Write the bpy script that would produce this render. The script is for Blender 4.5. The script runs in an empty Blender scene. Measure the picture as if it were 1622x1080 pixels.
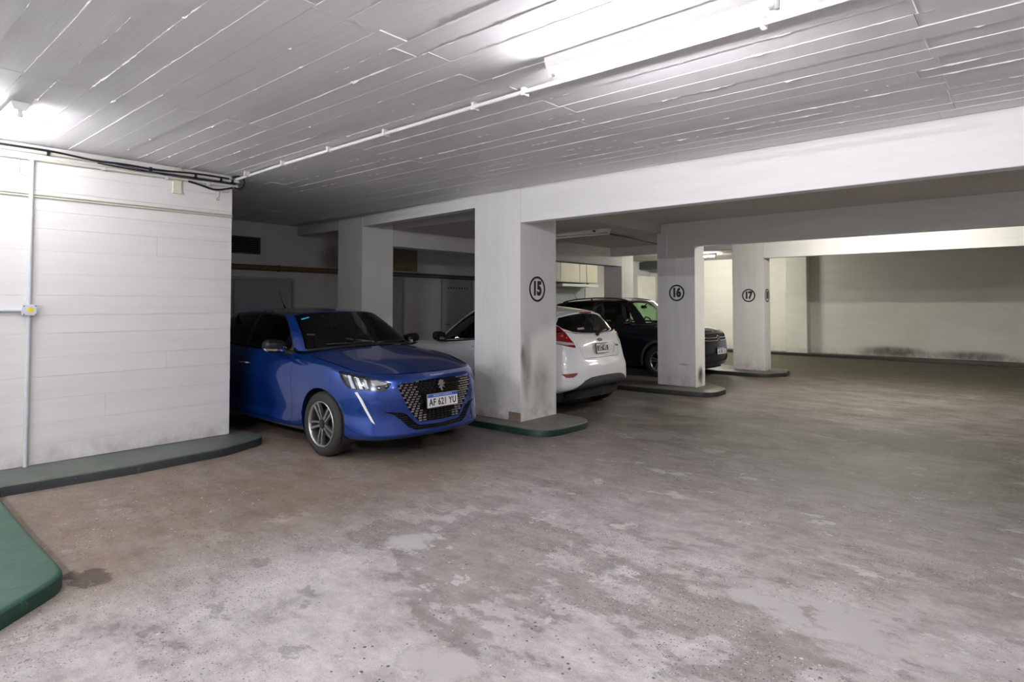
import bpy, bmesh, math, random
import numpy as np
from mathutils import Vector, Matrix
from mathutils.bvhtree import BVHTree

random.seed(7); np.random.seed(7)
SC = bpy.context.scene
COL = SC.collection
PI = math.pi

# ------------------------------------------------------------------ camera
cam_d = bpy.data.cameras.new('camera'); cam = bpy.data.objects.new('camera', cam_d); COL.objects.link(cam)
cam_d.sensor_width = 36.0
cam_d.lens = 970.0 / 1622.0 * 36.0
cam_d.shift_y = -(540.0 - 452.2) / 1622.0
cam_d.clip_start = 0.05; cam_d.clip_end = 100
cam.location = (0, 0, 1.48)
cam.rotation_euler = (math.radians(90 + 1.7), 0, math.radians(90 - 49.13))
SC.camera = cam

# ------------------------------------------------------------------ world, exposure
w = bpy.data.worlds.new('garage_world'); SC.world = w; w.use_nodes = True
w.node_tree.nodes['Background'].inputs[0].default_value = (0.75, 0.72, 0.78, 1)
w.node_tree.nodes['Background'].inputs[1].default_value = 0.0
SC.view_settings.view_transform = 'Standard'; SC.view_settings.look = 'None'
SC.view_settings.exposure = 0.98; SC.view_settings.gamma = 1.0
SC.view_settings.use_curve_mapping = False
# brightness of the fluorescent tubes (the lamps of the place)
TUBE_MAIN = 178.0; TUBE_LEFT = 60.0; TUBE_BAY = 380.0; TUBE_FAR = 330.0
COOL = (0.975, 0.965, 1.0); WARM = (1.0, 0.97, 0.85)

# ------------------------------------------------------------------ materials
def new_mat(name):
    m = bpy.data.materials.new(name); m.use_nodes = True
    nt = m.node_tree
    b = nt.nodes['Principled BSDF']
    return m, nt, b
def simple(name, col, rough=0.5, metal=0.0, coat=0.0, spec=0.5, noise=0.0, nscale=30.0, bump=0.0):
    m, nt, b = new_mat(name)
    b.inputs['Base Color'].default_value = (*col, 1); b.inputs['Roughness'].default_value = rough
    b.inputs['Metallic'].default_value = metal; b.inputs['Coat Weight'].default_value = coat
    b.inputs['Coat Roughness'].default_value = 0.04
    b.inputs['Specular IOR Level'].default_value = spec
    if noise or bump:
        tc = nt.nodes.new('ShaderNodeTexCoord'); n = nt.nodes.new('ShaderNodeTexNoise')
        n.inputs['Scale'].default_value = nscale; n.inputs['Detail'].default_value = 6
        nt.links.new(tc.outputs['Object'], n.inputs['Vector'])
        if noise:
            r = nt.nodes.new('ShaderNodeMix'); r.data_type = 'RGBA'
            r.inputs[6].default_value = (*[c * (1 - noise) for c in col], 1)
            r.inputs[7].default_value = (*[min(1, c * (1 + noise)) for c in col], 1)
            nt.links.new(n.outputs[0], r.inputs[0]); nt.links.new(r.outputs[2], b.inputs['Base Color'])
        if bump:
            bp = nt.nodes.new('ShaderNodeBump'); bp.inputs['Strength'].default_value = bump; bp.inputs['Distance'].default_value = 0.01
            nt.links.new(n.outputs[0], bp.inputs['Height']); nt.links.new(bp.outputs[0], b.inputs['Normal'])
    return m
def emit(name, col, strength):
    m = bpy.data.materials.new(name); m.use_nodes = True; nt = m.node_tree
    for n in list(nt.nodes): nt.nodes.remove(n)
    o = nt.nodes.new('ShaderNodeOutputMaterial'); e = nt.nodes.new('ShaderNodeEmission')
    e.inputs[0].default_value = (*col, 1); e.inputs[1].default_value = strength
    nt.links.new(e.outputs[0], o.inputs[0]); return m
def glass(name, tint, refl=1.0):
    m = bpy.data.materials.new(name); m.use_nodes = True; nt = m.node_tree
    for n in list(nt.nodes): nt.nodes.remove(n)
    o = nt.nodes.new('ShaderNodeOutputMaterial'); t = nt.nodes.new('ShaderNodeBsdfTransparent'); g = nt.nodes.new('ShaderNodeBsdfGlossy')
    t.inputs[0].default_value = (*tint, 1); g.inputs['Roughness'].default_value = 0.02; g.inputs[0].default_value = (refl, refl, refl, 1)
    f = nt.nodes.new('ShaderNodeFresnel'); f.inputs[0].default_value = 1.45
    mx = nt.nodes.new('ShaderNodeMixShader')
    nt.links.new(f.outputs[0], mx.inputs[0]); nt.links.new(t.outputs[0], mx.inputs[1]); nt.links.new(g.outputs[0], mx.inputs[2]); nt.links.new(mx.outputs[0], o.inputs[0])
    return m

class G:
    """tiny node-graph helper"""
    def __init__(s, nt): s.nt = nt
    def n(s, t, **kw):
        x = s.nt.nodes.new(t)
        for k, v in kw.items(): setattr(x, k, v)
        return x
    def l(s, a, b): s.nt.links.new(a, b)
    def coord(s, kind='Object'): return s.n('ShaderNodeTexCoord').outputs[kind]
    def mapping(s, vec, scale=(1, 1, 1), loc=(0, 0, 0), rot=(0, 0, 0)):
        m = s.n('ShaderNodeMapping'); m.inputs['Scale'].default_value = scale; m.inputs['Location'].default_value = loc; m.inputs['Rotation'].default_value = rot
        s.l(vec, m.inputs['Vector']); return m.outputs[0]
    def noise(s, vec, scale, detail=6, rough=0.55, dist=0.0):
        m = s.n('ShaderNodeTexNoise'); m.inputs['Scale'].default_value = scale; m.inputs['Detail'].default_value = detail
        m.inputs['Roughness'].default_value = rough; m.inputs['Distortion'].default_value = dist
        s.l(vec, m.inputs['Vector']); return m.outputs[0]
    def ramp(s, fac, stops, interp='LINEAR'):
        r = s.n('ShaderNodeValToRGB'); r.color_ramp.interpolation = interp
        e = r.color_ramp.elements
        while len(e) < len(stops): e.new(0.5)
        for i, (p, c) in enumerate(stops):
            e[i].position = p; e[i].color = (*c, 1) if isinstance(c, tuple) else (c, c, c, 1)
        s.l(fac, r.inputs[0]); return r.outputs[0]
    def mix(s, fac, a, b, mode='MIX'):
        m = s.n('ShaderNodeMix', data_type='RGBA', blend_type=mode)
        for sock, v in ((m.inputs[0], fac), (m.inputs[6], a), (m.inputs[7], b)):
            if hasattr(v, 'links'): s.l(v, sock)
            elif isinstance(v, tuple): sock.default_value = (*v, 1)
            else: sock.default_value = v
        return m.outputs[2]
    def math(s, op, a, b=0.0, clamp=False):
        m = s.n('ShaderNodeMath', operation=op); m.use_clamp = clamp
        for sock, v in ((m.inputs[0], a), (m.inputs[1], b)):
            if hasattr(v, 'links'): s.l(v, sock)
            else: sock.default_value = v
        return m.outputs[0]
    def sep(s, vec):
        m = s.n('ShaderNodeSeparateXYZ'); s.l(vec, m.inputs[0]); return m.outputs
    def maprange(s, v, a, b, c=0.0, d=1.0):
        m = s.n('ShaderNodeMapRange'); m.interpolation_type = 'SMOOTHSTEP'
        s.l(v, m.inputs[0]); m.inputs[1].default_value = a; m.inputs[2].default_value = b; m.inputs[3].default_value = c; m.inputs[4].default_value = d
        return m.outputs[0]
    def bump(s, h, strength, dist, nrm=None):
        m = s.n('ShaderNodeBump'); m.inputs['Strength'].default_value = strength; m.inputs['Distance'].default_value = dist
        s.l(h, m.inputs['Height'])
        if nrm: s.l(nrm, m.inputs['Normal'])
        return m.outputs[0]

def painted_concrete(name, col, dirt=(0.30, 0.25, 0.22), base_dirt=0.5, grain=(2, 2, 2), bump=0.25, stains=0.3, zdirt=0.35, rough=0.75):
    """painted board-marked concrete: colour, grain, scuffs and grime at its foot"""
    m, nt, b = new_mat(name); g = G(nt)
    geo = g.n('ShaderNodeNewGeometry').outputs['Position']
    v = g.mapping(geo, scale=grain)
    n1 = g.noise(v, 2.2, 8, 0.6); n2 = g.noise(geo, 0.9, 5, 0.55, 0.4); n3 = g.noise(v, 26, 5, 0.65)
    c = g.mix(g.ramp(n1, [(0.35, 0.0), (0.75, 1.0)]), col, tuple(x * 0.93 for x in col))
    c = g.mix(g.math('MULTIPLY', g.ramp(n2, [(0.56, 0.0), (0.72, 1.0)]), stains), c, tuple(x * y for x, y in zip(col, (0.80, 0.77, 0.73))))
    z = g.sep(geo)[2]
    low = g.maprange(z, 0.08, 0.08 + zdirt, 1.0, 0.0)
    n4 = g.noise(geo, 7.0, 7, 0.7)
    low = g.math('MULTIPLY', g.math('MULTIPLY', low, low), g.ramp(n4, [(0.38, 0.0), (0.66, 1.0)]))
    c = g.mix(g.math('MULTIPLY', low, base_dirt), c, dirt)
    sp = g.ramp(g.noise(geo, 38, 3, 0.5), [(0.70, 0.0), (0.74, 1.0)])
    c = g.mix(g.math('MULTIPLY', sp, 0.25), c, tuple(x * 0.55 for x in col))
    g.l(c, b.inputs['Base Color']); b.inputs['Roughness'].default_value = rough
    b.inputs['Specular IOR Level'].default_value = 0.25
    g.l(g.bump(g.mix(0.5, n1, n3), bump, 0.006), b.inputs['Normal'])
    return m

# ------------------------------------------------------------------ mesh helpers
def link(name, me, mat=None, parent=None, smooth=False):
    o = bpy.data.objects.new(name, me); COL.objects.link(o)
    if mat is not None and len(me.materials) == 0: me.materials.append(mat)
    if parent is not None: o.parent = parent
    if smooth:
        me.polygons.foreach_set('use_smooth', [True] * len(me.polygons)); me.update()
    return o
def bm_obj(name, bm, mat=None, parent=None, smooth=False, angle=None):
    me = bpy.data.meshes.new(name); bm.to_mesh(me); bm.free()
    o = link(name, me, mat, parent, smooth)
    if angle is not None:
        try: me.set_sharp_from_angle(angle=math.radians(angle))
        except Exception: pass
    return o
def tag(o, label=None, cat=None, group=None, kind=None):
    if label: o['label'] = label
    if cat: o['category'] = cat
    if group: o['group'] = group
    if kind: o['kind'] = kind
    return o
def empty(name, loc=(0, 0, 0), rz=0.0):
    o = bpy.data.objects.new(name, None); COL.objects.link(o); o.location = loc; o.rotation_euler = (0, 0, rz); o.empty_display_size = 0.1
    return o
def add_box(bm, x0, x1, y0, y1, z0, z1):
    vs = [bm.verts.new((x, y, z)) for x in (x0, x1) for y in (y0, y1) for z in (z0, z1)]
    for q in ((0, 1, 3, 2), (4, 6, 7, 5), (0, 4, 5, 1), (2, 3, 7, 6), (0, 2, 6, 4), (1, 5, 7, 3)):
        bm.faces.new([vs[i] for i in q])
    return vs
def box(name, x0, x1, y0, y1, z0, z1, mat, parent=None, bevel=0.0, seg=2):
    bm = bmesh.new(); add_box(bm, x0, x1, y0, y1, z0, z1)
    if bevel: bmesh.ops.bevel(bm, geom=bm.edges[:] , offset=bevel, segments=seg, affect='EDGES', profile=0.5)
    bmesh.ops.recalc_face_normals(bm, faces=bm.faces[:])
    return bm_obj(name, bm, mat, parent)
def add_tube(bm, pts, r, seg=10, caps=True):
    """round bar along a polyline"""
    pts = [Vector(p) for p in pts]; rings = []
    up = None
    for i, p in enumerate(pts):
        d = (pts[min(i + 1, len(pts) - 1)] - pts[max(i - 1, 0)]).normalized()
        if up is None: up = Vector((0, 0, 1)) if abs(d.z) < 0.9 else Vector((1, 0, 0))
        a = d.cross(up).normalized(); c = a.cross(d).normalized(); up = c
        rr = r[i] if isinstance(r, (list, tuple)) else r
        rings.append([bm.verts.new(p + (a * math.cos(t) + c * math.sin(t)) * rr) for t in [2 * PI * k / seg for k in range(seg)]])
    for i in range(len(rings) - 1):
        for k in range(seg):
            bm.faces.new((rings[i][k], rings[i][(k + 1) % seg], rings[i + 1][(k + 1) % seg], rings[i + 1][k]))
    if caps:
        bm.faces.new(rings[0][::-1]); bm.faces.new(rings[-1])
def tube(name, pts, r, mat, parent=None, seg=10):
    bm = bmesh.new(); add_tube(bm, pts, r, seg); bmesh.ops.recalc_face_normals(bm, faces=bm.faces[:])
    return bm_obj(name, bm, mat, parent, smooth=True, angle=50)
def add_prism(bm, poly, z0, z1):
    a = [bm.verts.new((x, y, z0)) for x, y in poly]; b = [bm.verts.new((x, y, z1)) for x, y in poly]
    n = len(poly)
    for i in range(n): bm.faces.new((a[i], a[(i + 1) % n], b[(i + 1) % n], b[i]))
    bm.faces.new(a[::-1]); bm.faces.new(b)
    return a, b
def text_mesh(txt, size, extrude=0.001, offset=0.0, spacing=1.0, align='CENTER', xs=1.0, shear=0.0):
    cu = bpy.data.curves.new('lettering', 'FONT'); cu.body = txt; cu.size = size; cu.extrude = extrude; cu.offset = offset
    cu.align_x = align; cu.align_y = 'CENTER'; cu.space_character = spacing; cu.resolution_u = 3; cu.shear = shear
    o = bpy.data.objects.new('lettering', cu); COL.objects.link(o)
    dg = bpy.context.evaluated_depsgraph_get()
    me = bpy.data.meshes.new_from_object(o.evaluated_get(dg))
    bpy.data.objects.remove(o); bpy.data.curves.remove(cu)
    for v in me.vertices: v.co.x *= xs
    return me
def frame_matrix(origin, xdir, normal):
    """local x -> xdir, local z -> normal"""
    x = Vector(xdir).normalized(); z = Vector(normal).normalized(); y = z.cross(x).normalized(); x = y.cross(z).normalized()
    m = Matrix((x, y, z)).transposed().to_4x4(); m.translation = Vector(origin); return m
def put(me, M):
    me.transform(M); me.update(); return me
# ------------------------------------------------------------------ surfaces of the place
def floor_material():
    m, nt, b = new_mat('worn_concrete_floor'); g = G(nt)
    pos = g.n('ShaderNodeNewGeometry').outputs['Position']; X, Y, Z = g.sep(pos)
    v = g.mapping(pos, scale=(0.75, 1.15, 1), rot=(0, 0, 0.10))
    big = g.noise(v, 0.50, 6, 0.55, 0.2); mid = g.noise(v, 1.7, 12, 0.66, 0.15); m2 = g.noise(v, 4.6, 12, 0.72, 0.1)
    fine = g.noise(pos, 17.0, 10, 0.75); grit = g.noise(pos, 120.0, 5, 0.8)
    streak = g.noise(g.mapping(pos, scale=(0.9, 13.0, 1), rot=(0, 0, -0.22)), 1.6, 8, 0.7)
    tone = g.math('ADD', g.math('MULTIPLY', m2, 0.55), g.math('MULTIPLY', fine, 0.45))
    grey = g.ramp(tone, [(0.36, (0.168, 0.148, 0.141)), (0.46, (0.240, 0.214, 0.205)), (0.54, (0.306, 0.276, 0.267)), (0.66, (0.372, 0.338, 0.329))])
    grey = g.mix(g.math('MULTIPLY', g.ramp(streak, [(0.50, 0.0), (0.62, 1.0)]), 0.38), grey, (0.185, 0.168, 0.160))
    grey = g.mix(g.math('MULTIPLY', g.ramp(streak, [(0.30, 1.0), (0.42, 0.0)]), 0.35), grey, (0.38, 0.355, 0.345))
    # pale laitance: crisp ragged patches, mostly in the swept aisle near the viewer
    pf = g.math('ADD', g.math('MULTIPLY', big, 0.50), g.math('ADD', g.math('MULTIPLY', mid, 0.38), g.math('MULTIPLY', m2, 0.12)))
    pale_f = g.ramp(pf, [(0.472, 0.0), (0.482, 0.55), (0.515, 0.72), (0.535, 0.95), (0.56, 1.0)])
    pale = g.ramp(tone, [(0.38, (0.34, 0.315, 0.306)), (0.50, (0.45, 0.422, 0.414)), (0.62, (0.56, 0.53, 0.524))])
    near = g.math('MULTIPLY', g.maprange(Y, 4.8, 2.4, 0.16, 1.0), g.maprange(X, -4.3, -3.0, 0.10, 1.0))
    c = g.mix(g.math('MULTIPLY', pale_f, near), grey, pale)
    # worn chips, light and dark
    chip = g.ramp(g.noise(v, 2.6, 12, 0.64, 0.1), [(0.615, 0.0), (0.632, 1.0)])
    c = g.mix(g.math('MULTIPLY', chip, 0.62), c, (0.55, 0.525, 0.515))
    dchip = g.ramp(g.noise(g.mapping(pos, loc=(7, 3, 0), scale=(0.8, 1.1, 1)), 3.4, 12, 0.68, 0.1), [(0.60, 0.0), (0.62, 1.0)])
    c = g.mix(g.math('MULTIPLY', dchip, 0.50), c, (0.165, 0.150, 0.142))
    # brown dust near the green curbs and the parked car
    br = g.math('MULTIPLY', g.maprange(X, -3.0, -4.3, 0.0, 1.0), g.maprange(Y, 5.0, 3.4, 0.45, 1.0))
    br = g.math('MULTIPLY', br, g.ramp(mid, [(0.32, 0.35), (0.55, 1.0)]))
    c = g.mix(g.math('MULTIPLY', br, 0.88), c, g.ramp(tone, [(0.38, (0.155, 0.108, 0.075)), (0.62, (0.275, 0.205, 0.152))]))
    # tyre grime and painted light falloff down the aisle, yellowish dust at far end
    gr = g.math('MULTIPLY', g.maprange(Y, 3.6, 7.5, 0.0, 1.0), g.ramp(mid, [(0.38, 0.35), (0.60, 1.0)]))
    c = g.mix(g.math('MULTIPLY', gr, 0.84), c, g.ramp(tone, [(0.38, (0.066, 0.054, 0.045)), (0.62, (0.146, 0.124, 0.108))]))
    bay = g.math('MULTIPLY', g.maprange(X, -3.7, -4.6, 0.0, 1.0), g.math('MULTIPLY', g.maprange(Y, 3.3, 4.2, 0.0, 1.0), g.ramp(mid, [(0.30, 0.6), (0.55, 1.0)])))  # oily bay grime, with the dark around the cars painted in
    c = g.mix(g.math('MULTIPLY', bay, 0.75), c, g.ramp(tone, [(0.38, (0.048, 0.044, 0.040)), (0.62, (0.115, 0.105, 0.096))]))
    fy = g.maprange(Y, 11.0, 15.0, 0.0, 0.75); c = g.mix(fy, c, g.ramp(tone, [(0.38, (0.075, 0.067, 0.036)), (0.62, (0.155, 0.142, 0.085))]))  # far dust, also darkened in place of dimmer light
    # pebbles showing in the worn screed, two sizes
    for sc_, keep, size, off in ((42.0, 0.80, 0.36, 0.0), (95.0, 0.60, 0.42, 5.0)):
        vo = g.n('ShaderNodeTexVoronoi'); vo.inputs['Scale'].default_value = sc_; g.l(g.mapping(pos, scale=(1, 1, 0), loc=(off, off, 0)), vo.inputs['Vector'])
        cell = g.n('ShaderNodeSeparateColor'); g.l(vo.outputs['Color'], cell.inputs[0])
        pick = g.math('GREATER_THAN', cell.outputs[0], keep)
        dot = g.math('LESS_THAN', vo.outputs['Distance'], g.math('MULTIPLY', g.math('ADD', g.math('MULTIPLY', cell.outputs[1], 0.7), 0.3), size))
        patch = g.ramp(g.noise(g.mapping(pos, loc=(off, 2, 0)), 0.9, 8, 0.65, 0.2), [(0.45, 0.0), (0.56, 1.0)])
        peb = g.math('MULTIPLY', g.math('MULTIPLY', pick, dot), patch)
        pc = g.ramp(cell.outputs[2], [(0.0, (0.035, 0.035, 0.04)), (0.35, (0.08, 0.07, 0.062)), (0.55, (0.20, 0.105, 0.07)), (0.70, (0.05, 0.055, 0.065)), (0.92, (0.60, 0.58, 0.56))], 'CONSTANT')
        c = g.mix(g.math('MULTIPLY', peb, 0.85), c, pc)
    c = g.mix(0.55, c, g.mix(1.0, c, g.ramp(grit, [(0.30, 0.50), (0.70, 1.42)]), 'MULTIPLY'))
    g.l(c, b.inputs['Base Color']); b.inputs['Specular IOR Level'].default_value = 0.35
    g.l(g.ramp(fine, [(0.3, 0.50), (0.7, 0.78)]), b.inputs['Roughness'])
    h = g.math('ADD', g.math('MULTIPLY', fine, 0.6), g.math('ADD', g.math('MULTIPLY', grit, 0.15), g.math('MULTIPLY', pale_f, 0.25)))
    g.l(g.bump(h, 0.6, 0.012), b.inputs['Normal'])
    return m
def curb_material(name, top, side, worn):
    m, nt, b = new_mat(name); g = G(nt)
    ge = g.n('ShaderNodeNewGeometry'); pos = ge.outputs['Position']; nz = g.sep(ge.outputs['True Normal'])[2]
    n1 = g.noise(pos, 5.0, 8, 0.65, 0.4); n2 = g.noise(pos, 22.0, 6, 0.7)
    t = g.mix(g.ramp(n1, [(0.35, 0.0), (0.70, 1.0)]), tuple(x * 1.12 for x in top), tuple(x * 0.68 for x in top))
    t = g.mix(g.math('MULTIPLY', g.ramp(n2, [(0.45, 0.0), (0.7, 1.0)]), 0.3), t, tuple(0.5 * x + 0.04 for x in top))
    s = g.mix(g.ramp(n2, [(0.60, 0.0), (0.68, 1.0)]), side, tuple(x * 2.6 for x in side))
    c = g.mix(g.maprange(nz, 0.35, 0.85), s, t)
    wr = g.math('MULTIPLY', g.ramp(g.noise(pos, 11.0, 7, 0.72, 0.8), [(0.60, 0.0), (0.66, 1.0)]), worn)
    c = g.mix(wr, c, (0.30, 0.29, 0.26))
    g.l(c, b.inputs['Base Color']); b.inputs['Roughness'].default_value = 0.45
    g.l(g.bump(n2, 0.3, 0.006), b.inputs['Normal']); return m

MF = floor_material()
MW = painted_concrete('white_painted_wall', (0.79, 0.775, 0.76), (0.36, 0.29, 0.25), 0.55, (1, 0.35, 6))
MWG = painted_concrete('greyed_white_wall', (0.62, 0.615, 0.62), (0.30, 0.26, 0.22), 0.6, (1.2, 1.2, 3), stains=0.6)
MWC = painted_concrete('cream_white_wall', (0.76, 0.755, 0.70), (0.20, 0.17, 0.14), 0.5, (0.5, 1, 3), stains=0.5, zdirt=0.3)
MC = painted_concrete('white_painted_column', (0.78, 0.775, 0.775), (0.30, 0.24, 0.20), 0.7, (5, 5, 0.6), stains=0.35, zdirt=0.5)
MB = painted_concrete('white_painted_beam', (0.80, 0.795, 0.80), (0.4, 0.35, 0.3), 0.0, (0.5, 3, 4), stains=0.25, bump=0.18)
MCE = painted_concrete('board_marked_ceiling', (0.80, 0.785, 0.80), (0.4, 0.35, 0.3), 0.0, (0.4, 14, 1), stains=0.35, bump=0.4, rough=0.5)
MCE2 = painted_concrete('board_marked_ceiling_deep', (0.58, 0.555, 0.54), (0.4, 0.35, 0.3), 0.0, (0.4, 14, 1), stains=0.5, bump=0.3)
MBR = simple('bare_brick_concrete', (0.26, 0.19, 0.16), 0.9, noise=0.35, nscale=25, bump=0.5)
MGT = curb_material('worn_green_curb_paint', (0.108, 0.128, 0.108), (0.028, 0.033, 0.034), 0.22)
MGG = curb_material('fresh_green_curb_paint', (0.036, 0.108, 0.070), (0.004, 0.036, 0.022), 0.2)
MGD = curb_material('grey_green_curb_paint', (0.155, 0.148, 0.132), (0.005, 0.030, 0.022), 0.12)
MGK = curb_material('dirty_curb', (0.120, 0.112, 0.098), (0.014, 0.018, 0.016), 0.08)
MBLK = simple('black_stencil_paint', (0.012, 0.013, 0.014), 0.6, noise=0.3, nscale=60)
MPIPE = simple('grey_white_conduit', (0.62, 0.64, 0.68), 0.4, noise=0.08, nscale=20)
MPIPEW = simple('white_painted_pipe', (0.78, 0.77, 0.76), 0.5, noise=0.08, nscale=15)
MCREAM = simple('cream_trunking', (0.70, 0.67, 0.55), 0.6, noise=0.12, nscale=20)
MCAB = simple('black_cable', (0.012, 0.012, 0.016), 0.5)
MBROWN = simple('brown_painted_pipe', (0.16, 0.085, 0.045), 0.5, noise=0.25, nscale=12)
MDPIPE = simple('dark_pipe', (0.07, 0.068, 0.066), 0.5, noise=0.2, nscale=12)
MDOOR = simple('grey_blue_door', (0.34, 0.37, 0.385), 0.5, noise=0.08, nscale=8)
MDARK = simple('dark_opening', (0.012, 0.012, 0.013), 0.9)
MLOUV = simple('dark_louvre', (0.05, 0.052, 0.056), 0.6)
MMOULD = simple('mould_stain', (0.19, 0.165, 0.11), 0.8, noise=0.4, nscale=6)
MENAM = simple('white_enamel', (0.80, 0.80, 0.80), 0.35)

def struct(o, label=None, cat=None):
    o['kind'] = 'structure'
    if label: o['label'] = label
    if cat: o['category'] = cat
    return o
ZC = 2.87
# floor
bm = bmesh.new(); bmesh.ops.create_grid(bm, x_segments=2, y_segments=2, size=0.5)
for v_ in bm.verts: v_.co = (-4.0 + v_.co.x * 13.0, 7.6 + v_.co.y * 23.4, 0)
floor_o = struct(bm_obj('floor', bm, MF))
# outer walls
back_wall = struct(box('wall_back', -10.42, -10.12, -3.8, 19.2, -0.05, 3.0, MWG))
far_wall = struct(box('wall_far', -10.12, 2.3, 18.95, 19.2, -0.05, 3.0, MWC))
struct(box('wall_right', 2.1, 2.35, -3.8, 18.95, -0.05, 3.0, MW))
struct(box('wall_rear', -10.12, 2.1, -3.8, -3.55, -0.05, 3.0, MW))
# left wall: horizontal shuttering boards printed in the concrete
lw = struct(box('wall_left', -6.88, -6.638, -3.55, 3.014, 0.0, ZC, MW, bevel=0.004, seg=1))
z = 0.085; r_ = random.Random(3); i = 0
while z < 2.845:
    h = r_.uniform(0.15, 0.21); z1 = min(z + h, 2.845); y = 0.6 - r_.uniform(0, 1.2)
    while y < 3.018:
        y1 = 3.018 if r_.random() < 0.7 else min(y + r_.uniform(1.3, 2.4), 3.018); y1 = 3.018 if 3.018 - y1 < 0.35 else y1
        d = r_.uniform(0.0, 0.0022); gp = r_.choice([0.0004, 0.0004, 0.0012, 0.0018])
        box('board', -6.640, -6.632 + d, y + 0.0006, y1 - 0.0006, z + gp, z1 - 0.0004, MW, lw, bevel=0.0007, seg=1); y = y1
    z = z1
# slab
ceil = struct(box('ceiling', -10.12, 2.1, -3.55, 5.60, ZC + 0.012, 3.0, MCE))
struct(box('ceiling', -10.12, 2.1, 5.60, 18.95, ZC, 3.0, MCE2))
seams = [-8.7, -6.66, -4.62, -2.54, -0.44, 1.66]
rows = [0.30]; r_ = random.Random(11)
while rows[-1] < 5.56: rows.append(min(rows[-1] + r_.uniform(0.165, 0.185), 5.60))
fins = bmesh.new()
def fin(bm, p, q, w, h0, h1, z):
    """a low ragged ridge of concrete squeezed out between two boards"""
    p, q = Vector(p), Vector(q); d = (q - p).normalized(); n = Vector((-d.y, d.x, 0)) * w
    a = [bm.verts.new((*(p.xy - n.xy), z)), bm.verts.new((p.x, p.y, z - h0)), bm.verts.new((*(p.xy + n.xy), z))]
    b = [bm.verts.new((*(q.xy - n.xy), z)), bm.verts.new((q.x, q.y, z - h1)), bm.verts.new((*(q.xy + n.xy), z))]
    bm.faces.new((a[0], a[1], b[1], b[0])); bm.faces.new((a[1], a[2], b[2], b[1])); bm.faces.new((a[0], a[2], a[1])); bm.faces.new((b[0], b[1], b[2]))
for i in range(len(rows) - 1):
    y0, y1 = rows[i], rows[i + 1]; xs = [-10.12] + [s + r_.choice([0, 0, 0.012, -0.015, 0.02, -0.10]) for s in seams[:-1]] + [2.08]
    if y0 < 3.0: xs = [max(x, -6.63) for x in xs]
    for a, b_ in zip(xs[:-1], xs[1:]):
        if b_ - a < 0.1: continue
        dz = r_.uniform(-0.003, 0.003)
        box('ceiling_board', a + 0.001, b_ - 0.001, y0 + 0.0008, y1 - 0.0008, ZC + dz, ZC + 0.014, MCE, ceil)
        # ridges along the board edge and at its end
        x = a; ph = r_.uniform(0, 9); strong = r_.random() < 0.38
        h_prev = 0.0; jy = 0.0
        while x < b_ - 0.02:
            st = r_.uniform(0.012, 0.05); s_ = math.sin(x * 1.7 + ph) + 0.7 * math.sin(x * 5.3 + 2 * ph) + 0.6 * math.sin(x * 13.1 + 3 * ph)
            h = max(0.0, (0.0026 if strong else 0.0004) + 0.0022 * s_ + r_.uniform(-0.0034, 0.0032)) + (r_.uniform(.003, .007) if r_.random() < .03 else 0); x2 = min(x + st, b_)
            jy2 = max(-.004, min(.004, jy + r_.uniform(-.0022, .0022)))
            if h > 0.0008 or h_prev > 0.0008:
                fin(fins, (x, y0 + jy, 0), (x2, y0 + jy2, 0), 0.003 + 0.7 * h, max(h_prev, 0.0003), max(h, 0.0003), ZC + 0.002)
            h_prev = h; x = x2; jy = jy2
        if r_.random() < 0.6: fin(fins, (b_, y0, 0), (b_, y1, 0), 0.006, 0.005, 0.003, ZC + 0.002)
tag(bm_obj('ceiling_ridges', fins, MCE, ceil), kind='stuff')

# columns -----------------------------------------------------------------
NUM_R = 0.155
def number_mark(parent, txt, centre, xdir, normal, R):
    Mx = frame_matrix(centre, xdir, normal)
    bm = bmesh.new(); n = 56; ro, ri = R, R - 0.026; V = []
    for rr, zz in ((ro, 0), (ro, .0015), (ri, .0015), (ri, 0)):
        V.append([bm.verts.new((rr * math.cos(2 * PI * i / n), rr * math.sin(2 * PI * i / n), zz)) for i in range(n)])
    for j in range(3):
        for i in range(n): bm.faces.new((V[j][i], V[j][(i + 1) % n], V[j + 1][(i + 1) % n], V[j + 1][i]))
    bm.transform(Mx); ring = bm_obj('number_ring', bm, MBLK, parent)
    me = text_mesh(txt, R * 1.45, 0.0008, 0.0125, 0.95, xs=0.80); link('bay_number', put(me, Mx @ Matrix.Translation((-.004, 0, .0009))), MBLK, parent)
def column(x0, x1, y0, y1, label, strips=True, chip=False):
    o = struct(box('concrete_column', x0, x1, y0, y1, 0.0, ZC + 0.005, MC if not chip else MC, bevel=0.006, seg=2), label, 'column')
    if strips:
        r = random.Random(int(y0 * 10)); n = max(3, int(round((x1 - x0) / 0.17))); w = (x1 - x0) / n
        for i in range(n):
            zb = 0.082; d = r.uniform(0.0105, 0.012)
            if chip and i == n - 1: zb = 0.185
            box('board', x0 + i * w + .0004, x0 + (i + 1) * w - .0004, y0 - d, y0 + .003, zb, ZC - .002, MC, o, bevel=.0008, seg=1)
        if chip:
            bm = bmesh.new(); bmesh.ops.create_grid(bm, x_segments=10, y_segments=8, size=0.5)
            for q in bm.verts: q.co = (x1 - w / 2 + q.co.x * w * 0.98, y0 - 0.003 - 0.006 * random.random(), 0.132 + q.co.y * 0.10)
            bm_obj('bare_patch', bm, MBR, o)
    return o
c15 = column(-5.46, -4.70, 5.595, 6.295, 'white concrete column with the number 15 and a sooty stain, nearest of the row', True, True)
number_mark(c15, '15', (-4.6985, 5.905, 1.66), (0, 1, 0), (1, 0, 0), 0.157)
c16 = column(-5.10, -4.407, 9.80, 10.17, 'white concrete column with the number 16 in front of the dark crossover')
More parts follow.
